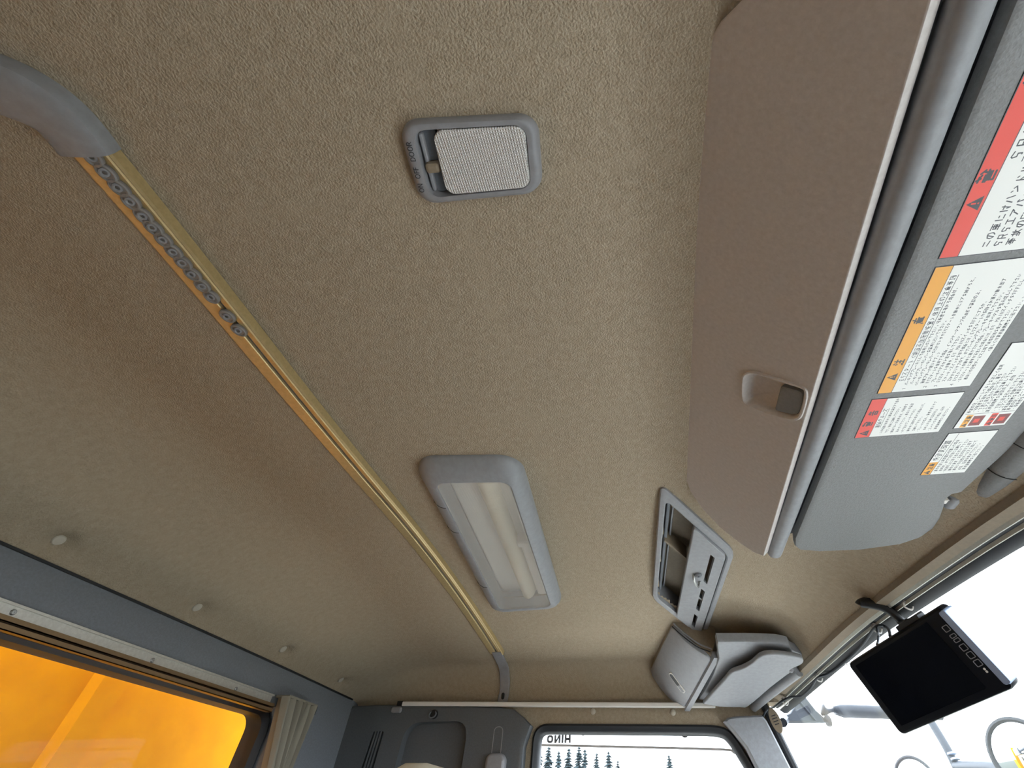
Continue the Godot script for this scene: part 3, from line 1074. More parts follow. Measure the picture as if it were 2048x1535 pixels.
func make_shell() -> void:
	var m := Shape.new()
	m.box(Vector3(-1.1, 0.34, -1.82), Vector3(1.1, 0.4, 0.74))
	struct(build(m, "floor", M.floor), "dark rubber cab floor", "floor")
	m = Shape.new()
	m.box(Vector3(0.74, 0.4, -1.8), Vector3(1.1, 0.92, 0.7))
	m.box(Vector3(0.55, 0.75, -1.8), Vector3(0.76, 0.9, 0.7))
	struct(build(m, "dashboard", M.dash), "unseen dashboard under the windscreen, made pale to bounce light upwards", "dashboard")
	# driver side: unseen wall left solid, without its window, to block light
	m = Shape.new()
	slab(m, tf(Transform3D(Basis(Vector3.LEFT, Vector3.UP, Vector3.FORWARD), Vector3(0, 0, ZR))), PackedVector2Array([Vector2(1.08, 0.4), Vector2(1.08, 1.86), Vector2(-0.36, 1.86), Vector2(-0.62, 0.4)]), [[0.0, -0.05], [0.0, 0.0]])
	struct(build(m, "wall_right", M.cloth), "beige lined driver side wall, made without a window to block light", "wall")
	m = Shape.new()
	sweep(m, PackedVector3Array([Vector3(0.66, 0.9, ZR + 0.02), Vector3(0.33, 1.86, ZR + 0.02)]), PackedVector2Array([Vector2(-0.05, -0.03), Vector2(0.05, -0.03), Vector2(0.05, 0.03), Vector2(-0.05, 0.03)]), Vector3(0, 0, 1))
	struct(build(m, "trim_5", M.grey), "light grey driver side windscreen pillar", "trim")

# ---- lamps
func make_dome_lamp() -> void:
	var c: Vector3 = (lamp_a[0] + lamp_a[1] + lamp_a[2] + lamp_a[3]) / 4
	var w := (lamp_a[1] as Vector3).distance_to(lamp_a[0])
	var h := (lamp_a[3] as Vector3).distance_to(lamp_a[0])
	var fn := patch(lamp_a, w, h, Vector3.DOWN)
	var t := thing("dome_lamp", "small grey rectangular dome lamp with a pipped lens and slide switch", "lamp", c)
	var o := rr(w, h, 0.02, 8)
	var inner := rr(w * 0.80, h * 0.80, 0.013, 8, Vector2(0.0015, 0.0))
	var m := Shape.new()
	frame(m, fn, o, inner, [[0.0, -0.004], [0.0, 0.003], [0.12, 0.0085], [0.35, 0.0112], [0.62, 0.0118], [0.95, 0.0112], [1.0, 0.0098], [1.0, -0.01], [0.5, -0.01]])
	var housing := build(m, "housing", M.lamp, t)
	m = Shape.new()
	slab(m, fn, inner, [[0.0, -0.012], [0.0, -0.009]])
	build(m, "reflector", M.reflector, t)
	# lens fills the right three quarters
	var l := -w * 0.255
	var r := w * 0.41
	var lw := r - l
	m = Shape.new()
	slab(m, fn, rr(lw, h * 0.785, 0.011, 6, Vector2((l + r) / 2, 0)), [[0.0, -0.002], [0.0, 0.0095], [0.001, 0.0112], [0.003, 0.0118]])
	build(m, "lens", M.pips, t)
	for y in [0.022, -0.022]:
		m = Shape.new()
		slab(m, fn, rr(0.022, 0.013, 0.004, 3, Vector2(w * 0.16, y * h / 0.078)), [[0.001, -0.009], [0.0, 0.002], [0.003, 0.006]])
		build(m, "bulb", M.bulb, t)
	# switch recess and knob
	m = Shape.new()
	var sl := -w * 0.4
	slab(m, fn, rr(l - sl, h * 0.78, 0.006, 4, Vector2((l + sl) / 2, 0)), [[0.0, -0.009], [0.0, -0.002], [0.002, -0.001]])
	var bed := build(m, "switch_bed", M.darkgrey, t)
	m = Shape.new()
	slab(m, fn, rr(0.004, h * 0.7, 0.0015, 2, Vector2(sl + 0.006, 0)), [[0.0, -0.002], [0.0, 0.004], [0.001, 0.005]])
	build(m, "guide_rib", M.lamp, bed)
	m = Shape.new()
	slab(m, fn, rr(0.0155, 0.0115, 0.0035, 4, Vector2((l + sl) / 2 + 0.001, -0.004)), [[0.001, -0.002], [0.0, 0.005], [0.001, 0.0085], [0.0035, 0.0095]])
	build(m, "switch_knob", M.tray_floor, bed)
	var k := 0
	for s in ["DOOR", "OFF", "ON"]:
		var y: float = [0.0135, -0.006, -0.0205][k] * h / 0.078
		var at: Vector3 = fn.call(Vector3(-w * 0.437, y, 0.0119))
		var up: Vector3 = (fn.call(Vector3(-w * 0.5, y, 0.0)) - fn.call(Vector3(0, y, 0.0))).normalized()
		var rt: Vector3 = (fn.call(Vector3(0, y + 0.01, 0.0)) - fn.call(Vector3(0, y, 0.0))).normalized()
		text(s, rot_frame(at, rt, up), 0.0052, 0.0006, M.ink, "lettering", housing)
		k += 1

func make_long_lamp() -> void:
	var c: Vector3 = (lamp_b[0] + lamp_b[1] + lamp_b[2] + lamp_b[3]) / 4
	var w := ((lamp_b[1] as Vector3).distance_to(lamp_b[0]) + (lamp_b[2] as Vector3).distance_to(lamp_b[3])) / 2
	var h := ((lamp_b[3] as Vector3).distance_to(lamp_b[0]) + (lamp_b[2] as Vector3).distance_to(lamp_b[1])) / 2
	var fn := patch(lamp_b, w, h, Vector3.DOWN)
	var t := thing("ceiling_lamp", "long grey ceiling lamp with a clear ribbed cover beside the curtain rail", "lamp", c)
	var o := rr(w, h, 0.045, 8)
	var inner := rr(w * 0.70, h * 0.86, 0.02, 8, Vector2(0.004, 0.0))
	var m := Shape.new()
	frame(m, fn, o, inner, [[0.0, -0.004], [0.0, 0.003], [0.08, 0.010], [0.3, 0.020], [0.6, 0.0265], [0.92, 0.029], [1.0, 0.028], [1.0, -0.02], [0.5, -0.02]])
	build(m, "bezel", M.grey, t)
	# seams across the long side of the bezel
	for y in [0.31, 0.17, -0.22]:
		m = Shape.new()
		var pa := []
		for s in [0.05, 0.2, 0.45, 0.7, 0.95]:
			var hh: float = [0.008, 0.016, 0.0235, 0.028, 0.029][[0.05, 0.2, 0.45, 0.7, 0.95].find(s)]
			pa.push_back(fn.call(Vector3(lerpf(-w / 2, -w * 0.35 + 0.004, s), y * h, hh + 0.0002)))
		tube(m, smooth3(pa, 3), 0.0006, 5)
		build(m, "seam", M.black, t)
	m = Shape.new()
	slab(m, fn, inner, [[0.0, -0.03], [0.0, -0.024]])
	build(m, "reflector", M.reflector, t)
	# curved diffuser ridge down the middle of the reflector
	m = Shape.new()
	var rings := []
	for j in 21:
		var y := lerpf(h * 0.42, -h * 0.42, j / 20.0)
		var ring := PackedVector3Array()
		for k in 13:
			var a := PI * k / 12.0
			ring.push_back(fn.call(Vector3(0.012 + w * 0.1 * cos(a), y, -0.024 + 0.03 * sin(a))))
		rings.push_back(ring)
	m.loft(rings, false)
	build(m, "diffuser_ridge", M.cream, t, false)
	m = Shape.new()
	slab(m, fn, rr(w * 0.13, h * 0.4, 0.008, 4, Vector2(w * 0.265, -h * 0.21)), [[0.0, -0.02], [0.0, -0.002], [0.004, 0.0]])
	build(m, "reflection_patch", M.white, t)  # white block standing in for a window reflection in the cover
	m = Shape.new()
	slab(m, fn, rr(w * 0.16, h * 0.035, 0.006, 3, Vector2(w * 0.25, h * 0.01)), [[0.0, -0.02], [0.0, 0.002], [0.003, 0.005]])
	build(m, "tube_holder", M.white, t)
	m = Shape.new()
	slab(m, fn, inset(ccw(inner.duplicate()), 0.0008), [[0.0, 0.022], [0.0, 0.027], [0.002, 0.0285]])
	build(m, "cover", M.ribs, t)

# ---- shallow tray let into the roof
func make_tray() -> void:
	var c: Vector3 = (tray_q[0] + tray_q[1] + tray_q[2] + tray_q[3]) / 4
	var w := ((tray_q[1] as Vector3).distance_to(tray_q[0]) + (tray_q[2] as Vector3).distance_to(tray_q[3])) / 2
	var h := ((tray_q[3] as Vector3).distance_to(tray_q[0]) + (tray_q[2] as Vector3).distance_to(tray_q[1])) / 2
	var n: Vector3 = (tray_q[1] - tray_q[0]).cross(tray_q[3] - tray_q[0]).normalized()
	if n.y > 0: n = -n
	var fn := patch(tray_q, w, h, n)
	var t := thing("roof_tray", "grey roof console with an open tray and a slotted cover plate", "tray", c)
	var o := rr(w, h, 0.028, 7)
	var inner := rr(w * 0.84, h * 0.88, 0.018, 7)
	var m := Shape.new()
	frame(m, fn, o, inner, [[0.0, -0.006], [0.0, 0.003], [0.2, 0.007], [0.8, 0.008], [1.0, 0.006], [1.0, -0.045], [0.4, -0.045]])
	build(m, "rim", M.grey, t)
	m = Shape.new()
	slab(m, fn, inner, [[0.0, -0.05], [0.0, -0.044]])
	build(m, "tray_floor", M.tray_floor, t)
	m = Shape.new()
	slab(m, fn, rr(0.012, h * 0.86, 0.004, 3, Vector2(-w * 0.375, 0)), [[0.0, -0.046], [0.0, -0.02], [0.003, -0.018]])
	build(m, "side_step", M.darkgrey, t)
	m = Shape.new()
	slab(m, fn, rr(0.008, h * 0.86, 0.002, 3, Vector2(-w * 0.31, 0)), [[0.0, -0.046], [0.0, -0.036], [0.002, -0.034]])
	build(m, "floor_rib", M.grey, t)
	m = Shape.new()
	slab(m, fn, rr(w * 0.34, 0.014, 0.004, 3, Vector2(-w * 0.22, h * 0.09)), [[0.0, -0.046], [0.0, -0.016], [0.003, -0.012]])
	build(m, "divider", M.tray_floor, t)
	# cover plate over the front part, three slots through it
	var x0 := -w * 0.065
	var x1 := w * 0.40
	var outline := round2(PackedVector2Array([Vector2(x0, -h * 0.46), Vector2(x1, -h * 0.46), Vector2(x1, h * 0.44), Vector2(x0, h * 0.44)]), 0.016, 5)
	var slots := []
	for s in [[0.36, 0.11], [0.03, -0.2], [-0.265, -0.41]]:
		var sx := w * 0.235
		slots.push_back(PackedVector2Array([Vector2(sx - 0.008, h * s[1]), Vector2(sx + 0.009, h * s[1]), Vector2(sx + 0.009, h * s[0]), Vector2(sx - 0.008, h * s[0])]))
	m = Shape.new()
	holed(m, fn, outline, slots, 0.0, 0.013, 0.004)
	var plate := build(m, "cover_plate", M.grey, t)
	m = Shape.new()
	slab(m, fn, rr(0.02, 0.008, 0.002, 2, Vector2(w * 0.235, -h * 0.085)), [[0.0, -0.004], [0.0, 0.008]])
	build(m, "slot_web", M.grey, plate)
	m = Shape.new()
	var hp := []
	for p in [[0.05, 0.0, 0.012], [0.06, -0.004, 0.022], [0.11, -0.02, 0.024], [0.15, -0.024, 0.02], [0.16, -0.008, 0.013]]: hp.push_back(fn.call(Vector3(w * p[0], h * 0.1 + p[1], p[2])))
	tube(m, smooth3(hp, 5), 0.0026, 8)
	build(m, "hook", M.steel, plate)
	m = Shape.new()
	lathe(m, rot_frame(fn.call(Vector3(w * 0.115, h * 0.13, 0.013)), Vector3.RIGHT, Vector3.BACK), [[0.009, -0.002], [0.009, 0.003], [0.006, 0.006], [0.003, 0.006], [0.003, 0.002], [0.0, 0.002]], 16)
	build(m, "hook_boss", M.darkgrey, plate)

# ---- curtain rail across the roof
func rail_point(z: float) -> Vector3:
	return Vector3(rail_x(z), roof_y(rail_x(z), z), z)

var rail_tab := []
func rail_x(z: float) -> float:
	if rail_tab.is_empty():
		for p in [[172, 296], [455, 630], [760, 1000], [994, 1308]]: rail_tab.push_back(on_roof(p[0], p[1], 0.01))
	var a: Vector3 = rail_tab[0]
	var b: Vector3 = (rail_tab[1] + rail_tab[2]) / 2
	var c: Vector3 = rail_tab[3]
	return a.x * (z - b.z) * (z - c.z) / ((a.z - b.z) * (a.z - c.z)) + b.x * (z - a.z) * (z - c.z) / ((b.z - a.z) * (b.z - c.z)) + c.x * (z - a.z) * (z - b.z) / ((c.z - a.z) * (c.z - b.z))

func make_curtain_rail() -> void:
	rail_x(-0.5)
	var za: float = rail_tab[0].z + 0.01
	var zb: float = rail_tab[-1].z
	var path := PackedVector3Array()
	for i in 50:
		path.push_back(rail_point(lerpf(za, zb, i / 49.0)))
	var t := thing("roof_curtain_rail", "long gold-toned aluminium curtain rail running across the roof lining", "curtain rail", rail_point(-0.7))
	# path runs towards -z: t x DOWN. sideways +x side gets the raised lip
	var pr := [[-0.024, 0.001], [-0.024, 0.0075], [-0.021, 0.009], [-0.0045, 0.0075], [-0.0035, 0.0065], [-0.0035, 0.0035], [-0.008, 0.003], [-0.008, 0.0018], [0.006, 0.0018], [0.006, 0.003], [0.0025, 0.0035], [0.0025, 0.0065], [0.0035, 0.0075], [0.011, 0.008], [0.013, 0.0062], [0.0165, 0.0062], [0.018, 0.0115], [0.0205, 0.0135], [0.0235, 0.012], [0.0245, 0.001]]
	var prof := PackedVector2Array()
	var sgn := signf((path[1] - path[0]).cross(Vector3.DOWN).x)
	for p in pr: prof.push_back(Vector2(p[0] * sgn, p[1]))
	var m := Shape.new()
	sweep(m, path, prof, Vector3.DOWN)
	build(m, "rail", M.gold, t, true, 25.0)
	# dark web at the bottom of the slot
	m = Shape.new()
	var pr2 := PackedVector2Array()
	for p in [[-0.0034, 0.0], [0.0024, 0.0], [0.0024, 0.0026], [-0.0034, 0.0026]]: pr2.push_back(Vector2(p[0] * sgn, p[1]))
	sweep(m, path, pr2, Vector3.DOWN)
	build(m, "slot", M.darkgrey, t)
	# moulded grey end cover that turns towards the rear wall
	var pts := []
	for p in [[176, 305], [150, 272], [112, 232], [62, 199], [0, 173], [-70, 152], [-150, 138]]: pts.push_back(on_roof(p[0], p[1], 0.01))
	m = Shape.new()
	var cov := PackedVector2Array()
	for p in [[-0.027, -0.004], [-0.0275, 0.008], [-0.025, 0.0145], [-0.018, 0.0185], [0.0, 0.02], [0.018, 0.0185], [0.025, 0.0145], [0.0275, 0.008], [0.027, -0.004]]: cov.push_back(Vector2(p[0], p[1] - 0.008))
	sweep(m, smooth3(pts, 6), cov, Vector3.DOWN)
	build(m, "end_cover", M.lamp, t)
	# flat grey bracket down the side wall at the other end
	m = Shape.new()
	var e := rail_point(zb + 0.01)
	var bp := [e + Vector3(0, -0.004, 0)]
	var ye := roof_y(e.x, ZC - 1.12)
	for k in 7:
		var a := PI / 2 * k / 6.0
		bp.push_back(Vector3(e.x, ye - 0.08 * (1.0 - cos(a)) - 0.005 * cos(a), ZC - 1.12 - 0.08 * sin(a) + 0.005 * sin(a)))
	bp.push_back(Vector3(e.x - 0.004, 1.852, ZL + 0.005))
	var rings := []
	for k in bp.size():
		var d: Vector3 = (bp[mini(k + 1, bp.size() - 1)] - bp[maxi(k - 1, 0)]).normalized()
		var nn := Vector3.RIGHT.cross(d).normalized()
		if nn.dot(Vector3(0, 1.5, ZC) - bp[k]) < 0: nn = -nn
		var ring := PackedVector3Array()
		for p in [[-0.017, 0.0], [0.017, 0.0], [0.017, 0.003], [0.014, 0.005], [-0.014, 0.005], [-0.017, 0.003]]: ring.push_back(bp[k] + Vector3(p[0], 0, 0) + nn * p[1])
		rings.push_back(ring)
	m.loft(rings)
	m.cap(rings[0], true)
	m.cap(rings[-1])
	build(m, "wall_bracket", M.lamp, t)
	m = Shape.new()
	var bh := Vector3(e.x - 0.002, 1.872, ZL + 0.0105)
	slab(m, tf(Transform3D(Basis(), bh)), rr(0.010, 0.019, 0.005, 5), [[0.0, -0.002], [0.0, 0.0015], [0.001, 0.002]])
	build(m, "bracket_slot_shade", M.black, t)  # black inlay in place of the shade in a keyhole slot
	# runners
	var spots := [[179, 316], [207, 347], [235, 377], [259, 404], [283, 433], [306, 456], [327, 480], [348, 504], [368, 526], [388, 549], [408, 572], [427, 594], [459, 633], [484, 661]]
	var names := ["touching the grey end cover of the roof rail", "second from the grey end cover of the roof rail", "third from the grey end cover of the roof rail", "fourth from the grey end cover of the roof rail", "fifth from the grey end cover of the roof rail", "sixth from the grey end cover of the roof rail", "seventh from the grey end cover of the roof rail", "eighth from the grey end cover of the roof rail", "ninth from the grey end cover of the roof rail", "tenth from the grey end cover of the roof rail", "eleventh from the grey end cover of the roof rail", "last of the crowded row, beside the first gap in the roof rail", "standing alone between two gaps in the roof rail slot", "set apart at the open end of the row in the roof rail"]
	for i in spots.size():
		var p := on_roof(spots[i][0], spots[i][1], 0.012)
		var a := rail_point(p.z)
		var tan := (rail_point(p.z - 0.01) - rail_point(p.z + 0.01)).normalized()
		var base := Vector3(a.x - 0.001, a.y - 0.0078, p.z)
		var g := thing("curtain_runner", "grey curtain runner " + names[i], "curtain runner", base, "curtain runners in the roof rail")
		var yaw := rng.randf_range(-0.35, 0.35)
		var f := rot_frame(base, tan.rotated(Vector3.UP, yaw), Vector3.UP.cross(tan))
		if f.basis.z.y > 0: f = rot_frame(base, -tan.rotated(Vector3.UP, yaw), Vector3.UP.cross(tan))
		m = Shape.new()
		var el := PackedVector2Array()
		for k in 16: el.push_back(Vector2(0.0108 * cos(TAU * k / 16), 0.0092 * sin(TAU * k / 16)))
		slab(m, tf(f), el, [[0.003, -0.006], [0.003, 0.0], [0.0, 0.0004], [0.0, 0.0034], [0.0012, 0.0046], [0.0026, 0.0046], [0.0034, 0.0034]])
		build(m, "body", M.runner, g)
		m = Shape.new()
		var tilt := rng.randf_range(1.1, 1.5)
		var ft := f * Transform3D(Basis(Vector3.RIGHT, PI / 2 - tilt), Vector3(0.001, -0.001, 0.0048))
		torus(m, ft, 0.0034, 0.0014, 14, 7)
		build(m, "eye", M.lamp, g)

# ---- lockers and visors
func make_driver_locker() -> void:
	var t := thing("overhead_locker", "large grey overhead locker with a smooth lid above the driver", "locker", Vector3(0.2, 1.95, -0.4))
	var nrm := Vector3(-0.145, -0.112, 0).normalized()
	var org := Vector3(0.2, 1.9, -0.4)
	var fr := Transform3D(Basis(Vector3(0, 0, 1), nrm.cross(Vector3(0, 0, 1)), nrm), org)
	var inv := fr.affine_inverse()
	var poly := PackedVector2Array()
	var px := [[1527, 1112], [1508, 1105], [1478, 1085], [1440, 1055], [1405, 1018], [1380, 982], [1367, 945], [1370, 800], [1378, 600], [1386, 400], [1391, 240], [1397, 150], [1412, 90], [1440, 42], [1482, 0], [1540, -38], [1620, -70]]
	for p in px:
		var q := inv * on_plane(p[0], p[1], nrm, nrm.dot(org))
		poly.push_back(Vector2(q.x, q.y))
	var last := poly[-1]
	poly.push_back(Vector2(last.x + 0.014, 0.0))
	var lip := inv * on_plane(1862, 0, nrm, nrm.dot(org))
	poly[-1].y = lip.y
	poly = ccw(poly)
	# latch recess
	var hole := PackedVector2Array()
	for p in [[1487, 758], [1494, 747], [1508, 745], [1535, 752], [1575, 765], [1600, 773], [1611, 781], [1610, 800], [1602, 826], [1594, 835], [1580, 836], [1545, 828], [1510, 815], [1492, 806], [1486, 790]]:
		var q := inv * on_plane(p[0], p[1], nrm, nrm.dot(org))
		hole.push_back(Vector2(q.x, q.y))
	hole = smooth2(hole, 3)
	var m := Shape.new()
	holed(m, tf(fr), poly, [hole], -0.012, 0.0, 0.002)
	var lid := build(m, "lid", M.lid, t)
	hole = ccw(hole)
	var pts := []
	for l in [[-0.003, 0.0], [-0.002, 0.0016], [0.0, 0.0018], [0.0022, 0.0], [0.0035, -0.004], [0.006, -0.009], [0.011, -0.012]]: pts.push_back(fit(tf(fr), inset(hole, l[0]), l[1]))
	m = Shape.new()
	m.loft(pts)
	m.cap(pts[-1])
	build(m, "latch_bowl", M.lid, lid, false)
	m = Shape.new()
	var pad := PackedVector2Array()
	for p in [[1560, 771], [1598, 781], [1607, 790], [1601, 822], [1591, 832], [1547, 821]]:
		var q := inv * on_plane(p[0], p[1], nrm, nrm.dot(org))
		pad.push_back(Vector2(q.x, q.y))
	slab(m, tf(fr), round2(pad, 0.006, 4), [[0.0, -0.0125], [0.0, -0.003], [0.001, -0.001], [0.003, -0.0003]])
	build(m, "latch_paddle", M.visor, lid)
	# body behind the lid
	m = Shape.new()
	var zf := -0.785
	var zn := -0.035
	var body := PackedVector2Array([Vector2(0.118, 2.035), Vector2(0.213, 1.914), Vector2(0.236, 1.925), Vector2(0.285, 1.926), Vector2(0.285, 2.0), Vector2(0.2, 2.06)])
	slab(m, tf(Transform3D(Basis(), Vector3.ZERO)), body, [[0.0, zf], [0.0, zn]])
	build(m, "case", M.darkgrey, t)
	# moulded rail along the lower edge
	m = Shape.new()
	var rail := PackedVector2Array([Vector2(0.2125, 1.925), Vector2(0.212, 1.906), Vector2(0.2135, 1.9005), Vector2(0.217, 1.8965), Vector2(0.222, 1.8945), Vector2(0.2275, 1.8945), Vector2(0.2325, 1.897), Vector2(0.2365, 1.9015), Vector2(0.239, 1.908), Vector2(0.24, 1.925)])
	slab(m, tf(Transform3D(Basis(), Vector3.ZERO)), rail, [[0.0, -0.812], [0.0, 0.4]])
	build(m, "lower_rail", M.grey, t)

func make_driver_visor() -> void:
	var y := 1.9
	var t := thing("sun_visor", "wide grey driver sun visor covered with warning labels", "sun visor", Vector3(0.35, 1.91, -0.3))
	# local X = +x, Y = +z, Z = down
	var fn := tf(Transform3D(Basis(Vector3.RIGHT, Vector3(0, 0, 1), Vector3.DOWN), Vector3(0, y, 0)))
	var poly := PackedVector2Array()
	var px := [[1590, 1078], [1591, 1094], [1600, 1101], [1640, 1104], [1720, 1101], [1800, 1090], [1842, 1076], [1868, 1058], [1882, 1038], [1891, 1012], [1893, 1000], [1905, 990], [1925, 986]]
	for p in px:
		var q := on_y(p[0], p[1], y)
		poly.push_back(Vector2(q.x, q.z))
	poly.append_array(PackedVector2Array([Vector2(0.458, -0.61), Vector2(0.472, -0.52), Vector2(0.474, 0.3), Vector2(0.455, 0.35), Vector2(0.26, 0.35), Vector2(0.246, 0.33)]))
	var m := Shape.new()
	slab(m, fn, poly, [[0.004, -0.018], [0.0, -0.013], [0.0, -0.005], [0.0015, -0.0015], [0.005, 0.0]])
	var panel := build(m, "panel", M.visor, t)
	m = Shape.new()
	var q := on_y(1908, 1002, 1.905)
	lathe(m, rot_frame(q + Vector3(0, 0.004, -0.004), Vector3.RIGHT, Vector3.UP), [[0.007, -0.014], [0.0095, -0.010], [0.0095, 0.006], [0.007, 0.011], [0.0, 0.013]], 16)
	build(m, "pivot", M.grey, t)
	m = Shape.new()
	m.box(q + Vector3(-0.022, 0.0, -0.006), q + Vector3(-0.004, 0.006, 0.004))
	build(m, "pivot_pin", M.white, t)
	# thick rounded pivot housing along the windscreen edge
	m = Shape.new()
	var path := PackedVector3Array()
	var rad := []
	for p in [[-0.668, 0.004], [-0.664, 0.012], [-0.652, 0.019], [-0.63, 0.023], [-0.58, 0.025], [-0.4, 0.026], [0.3, 0.026]]:
		path.push_back(Vector3(0.489, 1.909, p[0])); rad.push_back(p[1])
	tube(m, path, rad, 18)
	build(m, "pivot_housing", M.visor, t)
	for z in [-0.58, -0.52]:
		m = Shape.new()
		torus(m, Transform3D(Basis(), Vector3(0.489, 1.909, z)), 0.0254, 0.0007, 28, 5)
		build(m, "joint_line", M.black, t)
	make_labels(panel, y)

var far_plane_n := Vector3(0, 1, -0.149).normalized()
func on_far(x: float, y: float, off := 0.0) -> Vector3:
	return on_plane(x, y, far_plane_n, far_plane_n.dot(Vector3(0, 1.88 - off, -1.33)))

func make_passenger_locker() -> void:
	var za := -1.46
	var zb := ZL + 0.02
	var t := thing("corner_locker", "small grey corner locker with a slotted lid above the passenger", "locker", Vector3(0.06, 1.93, -1.6))
	# lid: patch between its inner end (za) and the side wall (zb)
	var a0 := on_z(1343, 1250, za)
	var a1 := on_z(1424, 1316, za)
	var b0 := on_z(1299, 1342, zb)
	var b1 := on_z(1366, 1419, zb)
	var n := (a1 - a0).cross(b0 - a0).normalized()
	if n.dot(EYE - a0) < 0: n = -n
	var w := a0.distance_to(a1)
	var h := a0.distance_to(b0)
	var base := patch([a0, a1, b1, b0], w, h, n)
	var fn := func(p: Vector3) -> Vector3:
		var u := 2.0 * p.x / w
		return base.call(Vector3(p.x, p.y, p.z + 0.012 * (1.0 - u * u)))
	var o := round2(PackedVector2Array([Vector2(-w / 2, -h / 2), Vector2(w / 2, -h / 2), Vector2(w / 2, h / 2), Vector2(-w / 2, h / 2)]), 0.018, 5)
	var fine := PackedVector2Array()
	for i in o.size():
		var p := o[i]
		var q := o[(i + 1) % o.size()]
		var k := maxi(1, int(p.distance_to(q) / 0.012))
		for j in k: fine.push_back(p.lerp(q, float(j) / k))
	var m := Shape.new()
	# lid front as a fine grid so that it keeps its curve
	var rings := []
	for l in [[0.0, -0.014], [0.0, -0.004], [0.0015, -0.001], [0.004, 0.0]]: rings.push_back(fit(fn, inset(fine, l[0]), l[1]))
	m.loft(rings)
	var edge := inset(fine, 0.004)
	for s in 8:
		var r0 := PackedVector2Array()
		var r1 := PackedVector2Array()
		for p in edge:
			r0.push_back(p * (1.0 - s / 8.0)); r1.push_back(p * (1.0 - (s + 1) / 8.0))
		m.loft([fit(fn, r0, 0.0), fit(fn, r1, 0.0)])
	m.cap(fit(fn, fine, -0.014), true)
	build(m, "lid", M.grey, t)
	# finger slot
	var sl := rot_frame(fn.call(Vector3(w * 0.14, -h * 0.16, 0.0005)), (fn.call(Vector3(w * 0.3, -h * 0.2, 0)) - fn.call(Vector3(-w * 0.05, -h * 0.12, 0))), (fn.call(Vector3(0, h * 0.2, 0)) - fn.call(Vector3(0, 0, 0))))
	m = Shape.new()
	slab(m, tf(sl), rr(0.066, 0.018, 0.008, 5), [[0.0, -0.004], [0.0, 0.0006], [0.001, 0.001]])
	build(m, "slot_rim", M.white, t)
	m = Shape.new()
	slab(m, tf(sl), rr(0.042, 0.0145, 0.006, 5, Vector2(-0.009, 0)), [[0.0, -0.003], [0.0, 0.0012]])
	build(m, "slot_shade", M.black, t)  # black sheet stands for the shade inside the finger slot
	m = Shape.new()
	slab(m, tf(sl), rr(0.023, 0.0125, 0.002, 3, Vector2(0.019, 0)), [[0.0, -0.003], [0.0, 0.0012], [0.001, 0.0018]])
	build(m, "slot_tab", M.grey, t)
	# case: end wall towards the cab centre and body to the roof
	m = Shape.new()
	var prof := []
	for z in [za + 0.004, zb]:
		var f: float = (z - za) / (zb - za)
		var p0 := a0.lerp(b0, f)
		var p1 := a1.lerp(b1, f)
		var r := PackedVector3Array()
		for p in [p0 + Vector3(0.004, 0.008, 0), p0.lerp(p1, 0.5) + Vector3(0.01, -0.002, 0), p1 + Vector3(-0.002, 0.006, 0), p1 + Vector3(0.02, 0.05, 0), p1 + Vector3(0.02, 0.14, 0), p0 + Vector3(0.012, 0.07, 0)]: r.push_back(Vector3(p.x, p.y, z))
		prof.push_back(r)
	m.loft(prof)
	m.cap(prof[0], true)
	m.cap(prof[1])
	build(m, "case", M.tray_floor, t)
	# edge beads of the end wall, up to the roof
	for k in 2:
		m = Shape.new()
		var bp := []
		for p in [[1347, 1246], [1360, 1258], [1378, 1273], [1400, 1288], [1424, 1297]]: bp.push_back(on_z(p[0] - k * 3, p[1] + k * 6, za + 0.006 + 0.004 * k))
		tube(m, smooth3(bp, 4), 0.0022 if k == 0 else 0.0014, 7)
		build(m, "edge_bead", M.grey if k == 0 else M.black, t)
	# strip along the lower edge
	m = Shape.new()
	var sp := PackedVector3Array([a1 + Vector3(0.012, 0.004, 0.008), b1 + Vector3(0.012, 0.002, 0)])
	sweep(m, sp, PackedVector2Array([Vector2(-0.008, -0.006), Vector2(0.008, -0.006), Vector2(0.009, 0.012), Vector2(-0.009, 0.012)]), Vector3.UP)
	build(m, "lower_rail", M.grey, t)

